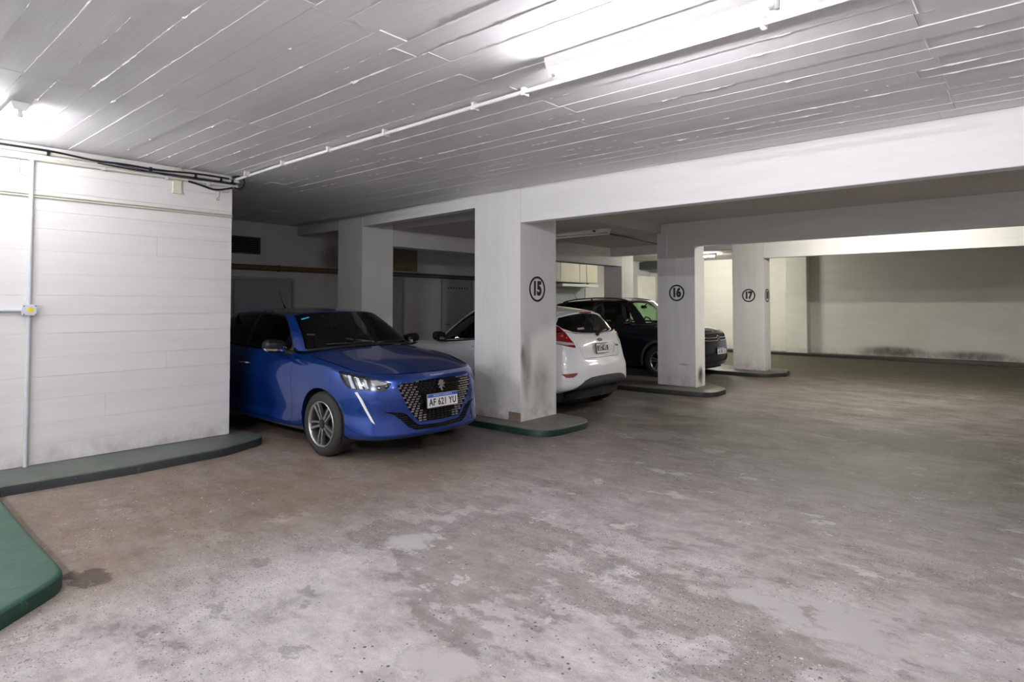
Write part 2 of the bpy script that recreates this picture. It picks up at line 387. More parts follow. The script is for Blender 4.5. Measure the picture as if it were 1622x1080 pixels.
number_mark(c16, '16', (-4.735, 9.787, 1.665), (1, 0, 0), (0, -1, 0), 0.142)
c17 = column(-5.06, -4.40, 13.15, 13.53, 'white concrete column with the numbers 17 and 18, farthest of the numbered row')
number_mark(c17, '17', (-4.715, 13.137, 1.655), (1, 0, 0), (0, -1, 0), 0.14)
number_mark(c17, '18', (-4.3985, 13.34, 1.655), (0, 1, 0), (1, 0, 0), 0.14)
column(-8.80, -8.13, 5.78, 6.38, 'grey white concrete column behind the blue hatchback')
column(-8.80, -8.13, 9.80, 10.40, 'concrete column hidden behind the column numbered 15', False)
column(-8.66, -8.13, 13.70, 14.28, 'concrete column lit cream on one side beyond the crossover roof')
# soot and scuffs on the columns: dirt with its own outline
def stain(name, parent, centre, xdir, normal, w, h, col, seed, dens=0.8, ragged=False):
    m, nt, b = new_mat('soot_' + name + str(seed)); g = G(nt); o3 = g.coord('Object')
    x, y, z_ = g.sep(o3)
    r = g.math('SQRT', g.math('ADD', g.math('POWER', g.math('DIVIDE', x, w / 2), 2.0), g.math('POWER', g.math('DIVIDE', y, h / 2), 2.0)))
    f = g.math('MULTIPLY', g.maprange(r, 1.0, 0.15, 0.0, 1.0), g.ramp(g.noise(g.mapping(o3, loc=(seed, 0, 0), scale=(1, .45, 1)), 9, 7, .65, .3), [(0.25, 0.35), (0.70, 1.0)]))
    if ragged:      # broken, island-like outline
        nz_ = g.noise(g.mapping(o3, loc=(seed, seed, 0), scale=(1, 1.2, 1)), 5.5, 12, .66)
        t_ = g.math('SUBTRACT', 1.0, r, True)
        f = g.ramp(g.math('MULTIPLY', t_, g.math('ADD', 1.0, g.math('MULTIPLY', g.math('SUBTRACT', nz_, 0.5), 8.0))), [(0.22, 0.0), (0.27, 0.8), (0.5, 1.0)])
    f = g.math('MULTIPLY', f, dens)
    t = g.n('ShaderNodeBsdfTransparent'); mx = g.n('ShaderNodeMixShader'); b.inputs['Base Color'].default_value = (*col, 1); b.inputs['Roughness'].default_value = .9
    g.l(f, mx.inputs[0]); g.l(t.outputs[0], mx.inputs[1]); g.l(b.outputs[0], mx.inputs[2]); g.l(mx.outputs[0], nt.nodes['Material Output'].inputs[0])
    bm = bmesh.new(); bmesh.ops.create_grid(bm, x_segments=1, y_segments=1, size=.5)
    for q in bm.verts: q.co = (q.co.x * w, q.co.y * h, 0)
    o = bm_obj(name, bm, m, parent); o.matrix_world = frame_matrix(centre, xdir, normal); return o
stain('soot_stain', c15, (-4.697, 5.70, .72), (0, 1, 0), (1, 0, 0), .26, 1.05, (.27, .215, .175), 1, .62)
stain('soot_stain', c15, (-4.697, 5.98, .50), (0, 1, 0), (1, 0, 0), .60, .85, (.36, .31, .27), 2, .45)
stain('soot_stain', c15, (-4.697, 5.63, .86), (0, 1, 0), (1, 0, 0), .12, .38, (.15, .115, .09), 3, .7)
stain('soot_stain', c15, (-5.05, 5.580, .62), (1, 0, 0), (0, -1, 0), .62, .7, (.42, .40, .39), 4, .3)
stain('soot_stain', c16, (-4.405, 9.98, .27), (0, 1, 0), (1, 0, 0), .30, .42, (.03, .025, .02), 5, .95)
stain('soot_stain', c16, (-4.60, 9.785, .45), (1, 0, 0), (0, -1, 0), .30, .06, (.14, .11, .10), 6, .45)
stain('damp_stain', far_wall, (-3.0, 18.947, .20), (1, 0, 0), (0, -1, 0), 2.2, .42, (.12, .09, .07), 7, .8)
stain('damp_stain', far_wall, (-1.3, 18.947, .18), (1, 0, 0), (0, -1, 0), 2.0, .34, (.14, .11, .09), 8, .7)
stain('oil_stain', floor_o, (-3.93, 1.03, .0012), (1, .2, 0), (0, 0, 1), .40, .28, (.12, .09, .068), 11, .55, True)
for i_, (x_, y_, w_, h_, a_) in enumerate(((-.77, 3.18, 1.3, .62, -.1), (-3.0, 2.5, .42, .40, .3), (-1.0, 7.75, 2.4, 1.3, 0), (-3.4, 8.05, 1.6, 1.0, .2), (-3.36, 6.25, .9, .6, 0), (-1.9, 1.75, .48, .36, .4))):
    stain('worn_patch', floor_o, (x_, y_, .0012), (1, a_, 0), (0, 0, 1), w_, h_, (.56, .525, .515) if i_ not in (2, 3, 4) else (.34, .325, .305), 20 + i_, .62, True)
stain('damp_stain', back_wall, (-10.118, 6.6, 2.35), (0, 1, 0), (1, 0, 0), 1.1, .9, (.20, .165, .14), 9, .7)

# beams -------------------------------------------------------------------
def beam(x0, x1, y0, y1, z0, label, mat=None):
    return struct(box('concrete_beam', x0, x1, y0, y1, z0, ZC + .01, mat or MB, bevel=.006, seg=1), label, 'beam')
beam(-4.70, 2.1, 5.582, 5.73, 2.448, 'deep white beam running right from the top of the column numbered 15')
beam(-4.407, 2.1, 9.785, 9.95, 2.450, 'grey white beam running right from the top of the column numbered 16')
beam(-4.40, 2.1, 13.135, 13.30, 2.436, 'cream lit beam running right from the top of the column numbered 17')
bm = bmesh.new(); add_prism(bm, [(-5.46, 5.59), (-8.13, 5.775), (-8.13, 5.95), (-5.46, 5.75)], 2.705, ZC + .01); bmesh.ops.recalc_face_normals(bm, faces=bm.faces[:])
struct(bm_obj('concrete_beam', bm, MB), 'shallow white beam between the column numbered 15 and the one behind the blue car', 'beam')
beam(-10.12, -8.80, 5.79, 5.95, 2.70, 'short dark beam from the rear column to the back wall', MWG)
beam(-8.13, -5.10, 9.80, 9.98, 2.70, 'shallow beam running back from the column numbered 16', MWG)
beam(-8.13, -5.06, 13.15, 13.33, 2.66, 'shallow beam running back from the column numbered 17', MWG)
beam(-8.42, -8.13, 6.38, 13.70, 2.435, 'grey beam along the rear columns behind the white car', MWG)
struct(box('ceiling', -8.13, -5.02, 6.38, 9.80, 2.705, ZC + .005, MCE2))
# pilaster on the far wall
struct(box('trim_1', -5.62, -5.05, 18.62, 18.955, 0.08, ZC + .01, MWC, bevel=.006, seg=1), 'pilaster on the far wall', 'pilaster')

# curbs -------------------------------------------------------------------
def rounded(poly, rad, n=7):
    """polygon with (x, y, r) corners -> arc points"""
    out = []; N = len(poly)
    for i in range(N):
        p0, p1, p2 = Vector(poly[i - 1][:2]), Vector(poly[i][:2]), Vector(poly[(i + 1) % N][:2]); r = poly[i][2] if len(poly[i]) > 2 else rad
        if r <= 0: out.append(tuple(p1)); continue
        a, b_ = (p0 - p1).normalized(), (p2 - p1).normalized(); ang = a.angle(b_); t = min(r / math.tan(ang / 2), (p0 - p1).length * .49, (p2 - p1).length * .49)
        s, e = p1 + a * t, p1 + b_ * t
        for k_ in range(n + 1):
            u = k_ / n; out.append(tuple((1 - u)**2 * s + 2 * u * (1 - u) * p1 + u * u * e))
    return out
def curb(poly, h, mat, label, rad=.2, bev=.018):
    bm = bmesh.new(); add_prism(bm, rounded(poly, rad), -.02, h); bmesh.ops.recalc_face_normals(bm, faces=bm.faces[:])
    top = [e for e in bm.edges if all(abs(v.co.z - h) < 1e-5 for v in e.verts)]
    bmesh.ops.bevel(bm, geom=top, offset=bev, segments=3, affect='EDGES', profile=.5)
    big = [f for f in bm.faces if len(f.verts) > 12]
    o = bm_obj('concrete_curb', bm, mat, None, True, 45); return struct(o, label, 'curb')
curb([(-6.64, 1.0, 0), (-6.06, 1.0, 0), (-5.99, 1.9, 0), (-6.03, 2.7, .35), (-6.24, 3.24, .25), (-6.62, 3.24, .12), (-6.90, 3.10, 0), (-6.90, 1.0, 0)], .082, MGT, 'long low green painted curb at the foot of the white wall', .25)
curb([(-6.90, -3.5, 0), (-3.45, -3.5, 0), (-3.50, .50, .35), (-3.86, .93, .30), (-5.0, .94, 0), (-6.90, 1.0, 0)], .085, MGG, 'bright green painted curb island at the lower left', .3, .03)
curb([(-8.9, 5.33, 0), (-4.75, 5.33, .5), (-4.13, 5.34, .42), (-4.10, 6.32, .36), (-4.9, 6.38, .2), (-8.9, 6.45, 0)], .08, MGD, 'grey green rounded curb under the column numbered 15', .3)
curb([(-8.9, 9.20, 0), (-4.9, 9.25, .5), (-3.93, 9.33, .42), (-3.95, 10.0, .36), (-4.6, 10.66, .4), (-8.9, 10.66, 0)], .08, MGK, 'dirty rounded curb under the column numbered 16', .3)
curb([(-8.9, 12.62, 0), (-4.2, 12.60, .3), (-3.96, 13.1, .3), (-4.1, 13.85, .3), (-8.9, 13.85, 0)], .08, MGK, 'dark rounded curb under the columns numbered 17 and 18', .3)
curb([(-10.12, 18.58, 0), (2.1, 18.58, 0), (2.1, 18.955, 0), (-10.12, 18.955, 0)], .085, MGK, 'low dark green curb along the far wall', 0)
# ------------------------------------------------------------------ car surfaces
def pchip(xk, Y, x):
    xk = np.asarray(xk, float); Y = np.asarray(Y, float)
    if Y.ndim == 1: return pchip(xk, Y[:, None], x)[:, 0]
    n = len(xk); h = np.diff(xk); d = np.diff(Y, axis=0) / h[:, None]
    m = np.zeros_like(Y); m[0] = d[0]; m[-1] = d[-1]
    for i in range(1, n - 1):
        w1 = 2 * h[i] + h[i - 1]; w2 = h[i] + 2 * h[i - 1]
        a, b = d[i - 1], d[i]; same = a * b > 0
        aa = np.where(same, a, 1.0); bb = np.where(same, b, 1.0)
        m[i] = np.where(same, (w1 + w2) / (w1 / aa + w2 / bb), 0.0)
    x = np.clip(np.asarray(x, float), xk[0], xk[-1]); k = np.clip(np.searchsorted(xk, x) - 1, 0, n - 2)
    t = ((x - xk[k]) / h[k])[:, None]; hh = h[k][:, None]
    return ((2 * t**3 - 3 * t**2 + 1) * Y[k] + (t**3 - 2 * t**2 + t) * hh * m[k] + (-2 * t**3 + 3 * t**2) * Y[k + 1] + (t**3 - t**2) * hh * m[k + 1])
def cspline(xk, Y, x):
    """natural cubic spline through the points"""
    xk = np.asarray(xk, float); Y = np.asarray(Y, float); n = len(xk); h = np.diff(xk)
    A = np.zeros((n, n)); R = np.zeros_like(Y); A[0, 0] = A[-1, -1] = 1
    for i in range(1, n - 1):
        A[i, i - 1] = h[i - 1]; A[i, i] = 2 * (h[i - 1] + h[i]); A[i, i + 1] = h[i]
        R[i] = 6 * ((Y[i + 1] - Y[i]) / h[i] - (Y[i] - Y[i - 1]) / h[i - 1])
    M = np.linalg.solve(A, R)
    x = np.asarray(x, float); k = np.clip(np.searchsorted(xk, x) - 1, 0, n - 2)
    a = (xk[k + 1] - x)[:, None]; b = (x - xk[k])[:, None]; hh = h[k][:, None]
    return (M[k] * a**3 + M[k + 1] * b**3) / (6 * hh) + (Y[k] / hh - M[k] * hh / 6) * a + (Y[k + 1] / hh - M[k + 1] * hh / 6) * b
def chord(P):
    d = np.linalg.norm(np.diff(np.asarray(P, float), axis=0), axis=1); return np.concatenate([[0], np.cumsum(d)])
def smooth_grid(P, it=2, w=0.5):
    for _ in range(it):
        Q = P.copy()
        Q[1:-1, :] = P[1:-1] * (1 - w) + w * 0.5 * (P[:-2] + P[2:])
        P = Q; Q = P.copy()
        Q[:, 1:-1] = P[:, 1:-1] * (1 - w) + w * 0.5 * (P[:, :-2] + P[:, 2:])
        P = Q
    return P
def coons(c0, c1, d0, d1, gz=2.0):
    """c0, c1: curves over v at u=0,1; d0, d1: curves over u at v=0,1"""
    nv, nu = len(c0), len(d0); u = np.linspace(0, 1, nu)[:, None, None]; v = np.linspace(0, 1, nv)[None, :, None]
    g = np.concatenate([v, v, v**gz], axis=2)
    Lc = (1 - u) * c0[None] + u * c1[None]; Ld = (1 - g) * d0[:, None] + g * d1[:, None]
    B = (1 - u) * ((1 - g) * c0[0] + g * c0[-1]) + u * ((1 - g) * c1[0] + g * c1[-1])
    return Lc + Ld - B
def resample(P, n, sub=None):
    t = chord(P); return cspline(t, np.asarray(P, float), np.linspace(0, t[-1], n))

class Skin:
    """half (y >= 0) of a car's outer skin in s (from the nose), y, z"""
    def __init__(k, D):
        k.D = D; k.L = D['L']
        base = np.array(D['plan'], float); tb = chord(base); k.tb = tb; n = D.get('n', 230)
        # mirrored ends so that the nose and tail stay smooth across the centre line
        ext = np.vstack([[base[1, 0], -base[1, 1]], base, [base[-2, 0], -base[-2, 1]]]); te = np.concatenate([[-tb[1]], tb, [2 * tb[-1] - tb[-2]]])
        # station spacing: finer near front and rear ends
        t = np.linspace(0, tb[-1], n)
        t = np.unique(np.concatenate([t, np.linspace(0, tb[5], 60), np.linspace(tb[-6], tb[-1], 50)]))
        t = t[np.concatenate([[True], np.diff(t) > 0.004])]
        k.t = t
        bp = cspline(te, ext, t); dp = cspline(te, ext, t + 1e-3) - cspline(te, ext, t - 1e-3)
        nr = np.stack([-dp[:, 1], dp[:, 0]], 1); nr /= np.linalg.norm(nr, axis=1)[:, None]   # outward: at nose (-s), at side (+y)
        keys = sorted(D['prof']); R = len(D['prof'][keys[0]])
        tk = np.interp(keys, np.arange(len(base)), tb)
        ins = pchip(tk, np.array([[p[0] for p in D['prof'][q]] for q in keys]), t)
        zz = pchip(tk, np.array([[p[1] for p in D['prof'][q]] for q in keys]), t)
        sub = D.get('sub', 6); rr = np.linspace(0, R - 1, (R - 1) * sub + 1)
        ins = pchip(np.arange(R), ins.T, rr).T; zz = pchip(np.arange(R), zz.T, rr).T
        P = np.zeros((len(t), len(rr), 3))
        P[:, :, 0] = bp[:, None, 0] - ins * nr[:, None, 0]; P[:, :, 1] = bp[:, None, 1] - ins * nr[:, None, 1]; P[:, :, 2] = zz
        P[0, :, 1] = 0; P[-1, :, 1] = 0
        P = smooth_grid(P, D.get('smooth', 3)); P[0, :, 1] = 0; P[-1, :, 1] = 0
        k.skirt = P
        # greenhouse
        B = np.array(D['gbase'], float); T = np.array(D['gtop'], float); bu = np.array(D['bulge'], float)
        tg = 0.5 * (chord(B) + chord(T)); tt = np.linspace(0, tg[-1], 190)
        dB = np.gradient(0.5 * (B + T), axis=0); nB = np.stack([-dB[:, 1], dB[:, 0]], 1); nB /= np.linalg.norm(nB, axis=1)[:, None] + 1e-9
        nB[0] = (-1, 0); nB[-1] = (1, 0)
        M = 0.5 * (B + T); M[:, 0] += nB[:, 0] * bu; M[:, 1] += nB[:, 1] * bu
        Bd, Md, Td = (pchip(tg, X, tt) for X in (B, M, T))
        q = np.linspace(0, 1, 29)[None, :, None]
        Gp = Bd[:, None] * (1 - q) * (1 - 2 * q) + Md[:, None] * 4 * q * (1 - q) + Td[:, None] * q * (2 * q - 1)
        Gp[0, :, 1] = 0; Gp[-1, :, 1] = 0
        Gp = smooth_grid(Gp, 2); Gp[0, :, 1] = 0; Gp[-1, :, 1] = 0
        k.green = Gp
        # roof
        ia, ir = D['roof_corners']; ring = Gp[:, -1]
        ja, jr = np.searchsorted(tt, tg[ia]), np.searchsorted(tt, tg[ir])
        k.roof = coons(resample(ring[:ja + 1], 26), resample(ring[jr:][::-1], 26), resample(D['roof_mid_full'](ring) if callable(D.get('roof_mid_full')) else np.vstack([ring[0], D['roof_mid'], ring[-1]]), 60), resample(ring[ja:jr + 1], 60))
        # hood
        top = P[:, -1]; hc = D['hood_corner']; ha = D['hood_apillar']
        jc = int(np.argmin(np.abs(t - np.interp(hc, np.arange(len(base)), tb)))); jb = int(np.argmin(np.abs(t - np.interp(ha, np.arange(len(base)), tb))))
        cowl = np.array(D['cowl'] + [top[jb].tolist()], float)
        k.hood = coons(resample(top[:jc + 1], 40), resample(cowl, 40), resample(np.vstack([top[0], D['hood_mid'], cowl[0]]), 50), resample(top[jc:jb + 1], 50))
        k.jb = jb
    def bm(k, P, mirror=False):
        """grid -> bmesh in car space (x forward, y left), optionally both halves"""
        b = bmesh.new(); Q = np.stack([k.L / 2 - P[..., 0], P[..., 1], P[..., 2]], -1)
        for sgn in ((1, -1) if mirror else (1,)):
            V = [[b.verts.new((q[0], sgn * q[1], q[2])) for q in row] for row in Q]
            for i in range(len(V) - 1):
                for j in range(len(V[0]) - 1):
                    f = (V[i][j], V[i + 1][j], V[i + 1][j + 1], V[i][j + 1])
                    b.faces.new(f if sgn > 0 else f[::-1])
        if mirror: bmesh.ops.remove_doubles(b, verts=b.verts[:], dist=1e-4)
        return b

def orient_out(bm, c=(0, 0, 0.65)):
    c = Vector(c); s = 0.0
    bm.normal_update()
    for f in bm.faces: s += f.normal.dot((f.calc_center_median() - c).normalized()) * f.calc_area()
    if s < 0: bmesh.ops.reverse_faces(bm, faces=bm.faces[:])
    bm.normal_update()
def in_poly(u, z, poly):
    c = False; n = len(poly); j = n - 1
    for i in range(n):
        (xi, yi), (xj, yj) = poly[i], poly[j]
        if (yi > z) != (yj > z) and u < (xj - xi) * (z - yi) / (yj - yi) + xi: c = not c
        j = i
    return c
def inset_poly(poly, g):
    n = len(poly); A = sum(poly[i][0] * poly[(i + 1) % n][1] - poly[(i + 1) % n][0] * poly[i][1] for i in range(n))
    sg = 1 if A > 0 else -1; out = []
    for i in range(n):
        p0, p1, p2 = Vector(poly[i - 1]), Vector(poly[i]), Vector(poly[(i + 1) % n])
        d1 = (p1 - p0).normalized(); d2 = (p2 - p1).normalized()
        n1 = Vector((-d1.y, d1.x)) * sg; n2 = Vector((-d2.y, d2.x)) * sg
        m = (n1 + n2); m = m.normalized() if m.length > 1e-6 else n1
        out.append(tuple(p1 + m * (g / max(0.35, m.dot(n1)))))
    return out
E1 = {'front': Vector((0, 1, 0)), 'side': Vector((1, 0, 0)), 'corner': Vector((-1, 1, 0)).normalized(), 'rcorner': Vector((1, 1, 0)).normalized()}
def cut_inside(bm, poly, e1, region=None):
    """knife the polygon (u = p.e1, z) into the mesh; return the faces inside"""
    us = [p[0] for p in poly]; zs = [p[1] for p in poly]; bb = (min(us) - .01, max(us) + .01, min(zs) - .01, max(zs) + .01)
    def box2(f):
        u = [v.co.dot(e1) for v in f.verts]; z = [v.co.z for v in f.verts]; return min(u), max(u), min(z), max(z)
    cand = set()
    for f in bm.faces:
        if region and not region(f.calc_center_median()): continue
        a = box2(f)
        if a[1] > bb[0] and a[0] < bb[1] and a[3] > bb[2] and a[2] < bb[3]: cand.add(f)
    n = len(poly)
    for i in range(n):
        (u0, z0), (u1, z1) = poly[i], poly[(i + 1) % n]
        lo = (min(u0, u1) - .004, max(u0, u1) + .004, min(z0, z1) - .004, max(z0, z1) + .004)
        sub = []
        for f in cand:
            if not f.is_valid: continue
            a = box2(f)
            if a[1] > lo[0] and a[0] < lo[1] and a[3] > lo[2] and a[2] < lo[3]: sub.append(f)
        if not sub: continue
        no = e1 * (z1 - z0) - Vector((0, 0, 1)) * (u1 - u0)
        if no.length < 1e-9: continue
        geom = set(sub)
        for f in sub: geom.update(f.edges); geom.update(f.verts)
        co = e1 * u0 + Vector((0, 0, z0))
        r = bmesh.ops.bisect_plane(bm, geom=list(geom), dist=1e-6, plane_co=co, plane_no=no.normalized())
        for x in r['geom']:
            if isinstance(x, bmesh.types.BMFace): cand.add(x)
    out = []
    for f in cand:
        if f.is_valid:
            c = f.calc_center_median()
            if in_poly(c.dot(e1), c.z, poly): out.append(f)
    return out
def take(bm, faces):
    """move faces out of bm into a new bmesh"""
    nb = bmesh.new(); mp = {}
    for f in faces:
        vs = []
        for v in f.verts:
            if v not in mp: mp[v] = nb.verts.new(v.co)
            vs.append(mp[v])
        try: nb.faces.new(vs)
        except ValueError: pass
    bmesh.ops.delete(bm, geom=list(faces), context='FACES')
    return nb
def push(bm, d):
    """move the surface inward by d along its vertex normals (outward orientation)"""
    orient_out(bm); mv = [(v, v.normal.copy()) for v in bm.verts]
    for v, nn in mv: v.co -= nn * d
def rim_in(bm, d, only=None):
    """give the open border of a panel a turned-in edge of depth d"""
    orient_out(bm)
    ed = [e for e in bm.edges if e.is_boundary and (only is None or only(e))]
    if not ed: return
    nrm = {v: v.normal.copy() for e in ed for v in e.verts}
    r = bmesh.ops.extrude_edge_only(bm, edges=ed)
    nv = [x for x in r['geom'] if isinstance(x, bmesh.types.BMVert)]
    # new verts sit on their sources: match by position
    src = {tuple(round(c, 6) for c in v.co): n for v, n in nrm.items()}
    for v in nv:
        nn = src.get(tuple(round(c, 6) for c in v.co))
        if nn: v.co -= nn * d
def mirror_bm(bm):
    nb = bm.copy()
    for v in nb.verts: v.co.y = -v.co.y
    bmesh.ops.reverse_faces(nb, faces=nb.faces[:]); return nb
def join_bm(a, b):
    me = bpy.data.meshes.new('tmp'); b.to_mesh(me); b.free(); a.from_mesh(me); bpy.data.meshes.remove(me)
    bmesh.ops.remove_doubles(a, verts=a.verts[:], dist=2e-4); return a

def wheel_cut(bm, cx, cz, R, ymin=0.5):
    """open the round wheel arch in the side of the skin and turn its lip inward"""
    ins = [v for v in bm.verts if v.co.y > ymin and (v.co.x - cx)**2 + (v.co.z - cz)**2 < R * R]
    S = set(ins); kill = [f for f in bm.faces if all(v in S for v in f.verts)]
    bmesh.ops.delete(bm, geom=kill, context='FACES')
    for v in S:
        if v.is_valid and v.link_faces:
            d = Vector((v.co.x - cx, v.co.z - cz)); d = d.normalized() * R
            v.co.x = cx + d.x; v.co.z = cz + d.y
    for v in [v for v in bm.verts if not v.link_faces]: bm.verts.remove(v)
    ed = [e for e in bm.edges if e.is_boundary and all(abs(math.hypot(v.co.x - cx, v.co.z - cz) - R) < 1e-4 and v.co.y > ymin for v in e.verts)]
    r = bmesh.ops.extrude_edge_only(bm, edges=ed)
    for x in r['geom']:
        if isinstance(x, bmesh.types.BMVert): x.co.y -= 0.035
BLUE = dict(L=4.055,
    plan=[(0, 0), (.012, .20), (.05, .42), (.13, .61), (.27, .75), (.45, .825), (.62, .855), (.80, .868), (1.15, .869), (1.7, .872), (2.3, .8725), (2.9, .87), (3.34, .868), (3.65, .84), (3.87, .76), (3.99, .60), (4.04, .30), (4.055, 0)],
    prof={0: [(.14, .185), (.035, .205), (.0, .24), (.012, .32), (.022, .43), (.006, .55), (.01, .64), (.026, .705), (.05, .755), (.11, .80)],
          3: [(.13, .185), (.035, .205), (.0, .24), (.012, .32), (.022, .43), (.012, .55), (.018, .64), (.035, .715), (.055, .77), (.10, .808)],
          4.3: [(.10, .19), (.03, .21), (.0, .245), (.005, .33), (.02, .44), (.02, .55), (.025, .65), (.045, .74), (.065, .79), (.105, .825)],
          7: [(.08, .20), (.035, .23), (.012, .30), (.0, .40), (-.006, .50), (-.008, .61), (.0, .72), (.02, .80), (.05, .865), (.105, .905)],
          8.35: [(.08, .19), (.045, .215), (.03, .27), (.03, .36), (.018, .48), (.008, .60), (.004, .71), (.02, .80), (.055, .89), (.12, .955)],
          10: [(.08, .19), (.045, .215), (.035, .27), (.045, .36), (.03, .48), (.012, .60), (.0, .70), (.01, .79), (.05, .90), (.095, .975)],
          12: [(.08, .20), (.04, .23), (.02, .30), (.0, .40), (-.006, .50), (-.008, .62), (.0, .72), (.02, .82), (.06, .93), (.13, 1.01)],
          14: [(.10, .25), (.04, .28), (.0, .34), (.0, .45), (.0, .55), (.015, .64), (.03, .74), (.06, .84), (.10, .94), (.17, 1.03)],
          17: [(.12, .25), (.05, .29), (.01, .35), (.0, .45), (.0, .55), (.015, .62), (.04, .72), (.06, .82), (.08, .92), (.12, 1.03)]},
    gbase=[(1.08, 0, 1.025), (1.11, .30, 1.018), (1.20, .57, 1.0), (1.33, .70, .985), (1.46, .745, .98), (1.9, .765, .985), (2.5, .772, 1.0), (3.1, .755, 1.02), (3.5, .71, 1.04), (3.76, .58, 1.04), (3.87, .3, 1.03), (3.89, 0, 1.03)],
    gtop=[(1.785, 0, 1.395), (1.795, .25, 1.39), (1.82, .46, 1.375), (1.865, .57, 1.35), (1.95, .595, 1.355), (2.2, .60, 1.375), (2.6, .588, 1.385), (3.1, .565, 1.37), (3.36, .53, 1.345), (3.52, .45, 1.325), (3.6, .25, 1.335), (3.62, 0, 1.34)],
    bulge=[.03, .03, .028, .018, .02, .025, .025, .02, .012, .012, .02, .02], roof_corners=(3, 9), roof_mid=[(2.1, 0, 1.425), (2.5, 0, 1.435), (3.0, 0, 1.42), (3.4, 0, 1.38)],
    hood_corner=3.8, hood_apillar=8.45, cowl=[(1.08, 0, 1.02), (1.11, .30, 1.012), (1.20, .54, .995)], hood_mid=[(.22, 0, .835), (.45, 0, .895), (.75, 0, .955)])
WHITE = dict(L=3.95,
    plan=[(0, 0), (.012, .20), (.05, .42), (.13, .60), (.27, .73), (.45, .80), (.62, .835), (.80, .852), (1.15, .856), (1.7, .86), (2.3, .861), (2.9, .86), (3.29, .858), (3.58, .832), (3.78, .76), (3.89, .60), (3.94, .30), (3.95, 0)],
    prof={0: [(.14, .20), (.04, .22), (.0, .26), (.0, .34), (.01, .45), (.0, .55), (.02, .62), (.06, .67), (.10, .71), (.16, .74)],
          4.3: [(.10, .20), (.03, .22), (.0, .26), (.0, .34), (.01, .45), (.01, .55), (.02, .65), (.04, .74), (.065, .79), (.105, .83)],
          7: [(.08, .22), (.035, .25), (.012, .31), (.0, .40), (-.006, .50), (-.008, .61), (.0, .72), (.02, .80), (.05, .85), (.105, .88)],
          8.35: [(.08, .20), (.045, .225), (.03, .27), (.03, .36), (.018, .48), (.008, .60), (.004, .71), (.02, .78), (.055, .84), (.12, .885)],
          10: [(.08, .20), (.045, .22), (.035, .27), (.045, .36), (.03, .48), (.012, .60), (.0, .70), (.01, .79), (.05, .89), (.09, .955)],
          12: [(.08, .20), (.04, .23), (.02, .30), (.0, .40), (-.006, .50), (-.008, .62), (.0, .72), (.01, .82), (.05, .94), (.12, 1.03)],
          14: [(.12, .30), (.04, .33), (.0, .40), (.0, .50), (.005, .60), (.03, .70), (.05, .80), (.07, .88), (.11, .98), (.17, 1.10)],
          15.5: [(.12, .33), (.04, .36), (.0, .42), (.0, .52), (.01, .62), (.05, .71), (.075, .79), (.095, .88), (.13, .97), (.20, 1.07)],
          17: [(.12, .34), (.04, .37), (.0, .43), (.0, .53), (.01, .63), (.06, .72), (.08, .79), (.095, .88), (.125, .97), (.18, 1.05)]},
    gbase=[(.98, 0, .93), (1.0, .30, .925), (1.07, .52, .915), (1.19, .66, .90), (1.34, .735, .905), (1.9, .77, .94), (2.5, .775, .98), (3.0, .765, 1.03), (3.36, .745, 1.09), (3.57, .68, 1.11), (3.735, .36, 1.075), (3.775, 0, 1.055)],
    gtop=[(1.80, 0, 1.43), (1.81, .25, 1.425), (1.83, .43, 1.41), (1.87, .54, 1.38), (1.95, .575, 1.385), (2.2, .59, 1.405), (2.6, .588, 1.41), (2.95, .595, 1.395), (3.2, .59, 1.375), (3.37, .55, 1.355), (3.46, .30, 1.375), (3.485, 0, 1.38)],
    bulge=[.03, .03, .028, .018, .02, .025, .025, .02, .02, .025, .035, .035], roof_corners=(3, 9), roof_mid=[(2.1, 0, 1.46), (2.5, 0, 1.47), (2.95, 0, 1.45), (3.25, 0, 1.415)],
    hood_corner=3.8, hood_apillar=8.2, cowl=[(.98, 0, .925), (1.0, .30, .92), (1.07, .52, .91)], hood_mid=[(.30, 0, .80), (.5, 0, .85), (.75, 0, .895)])
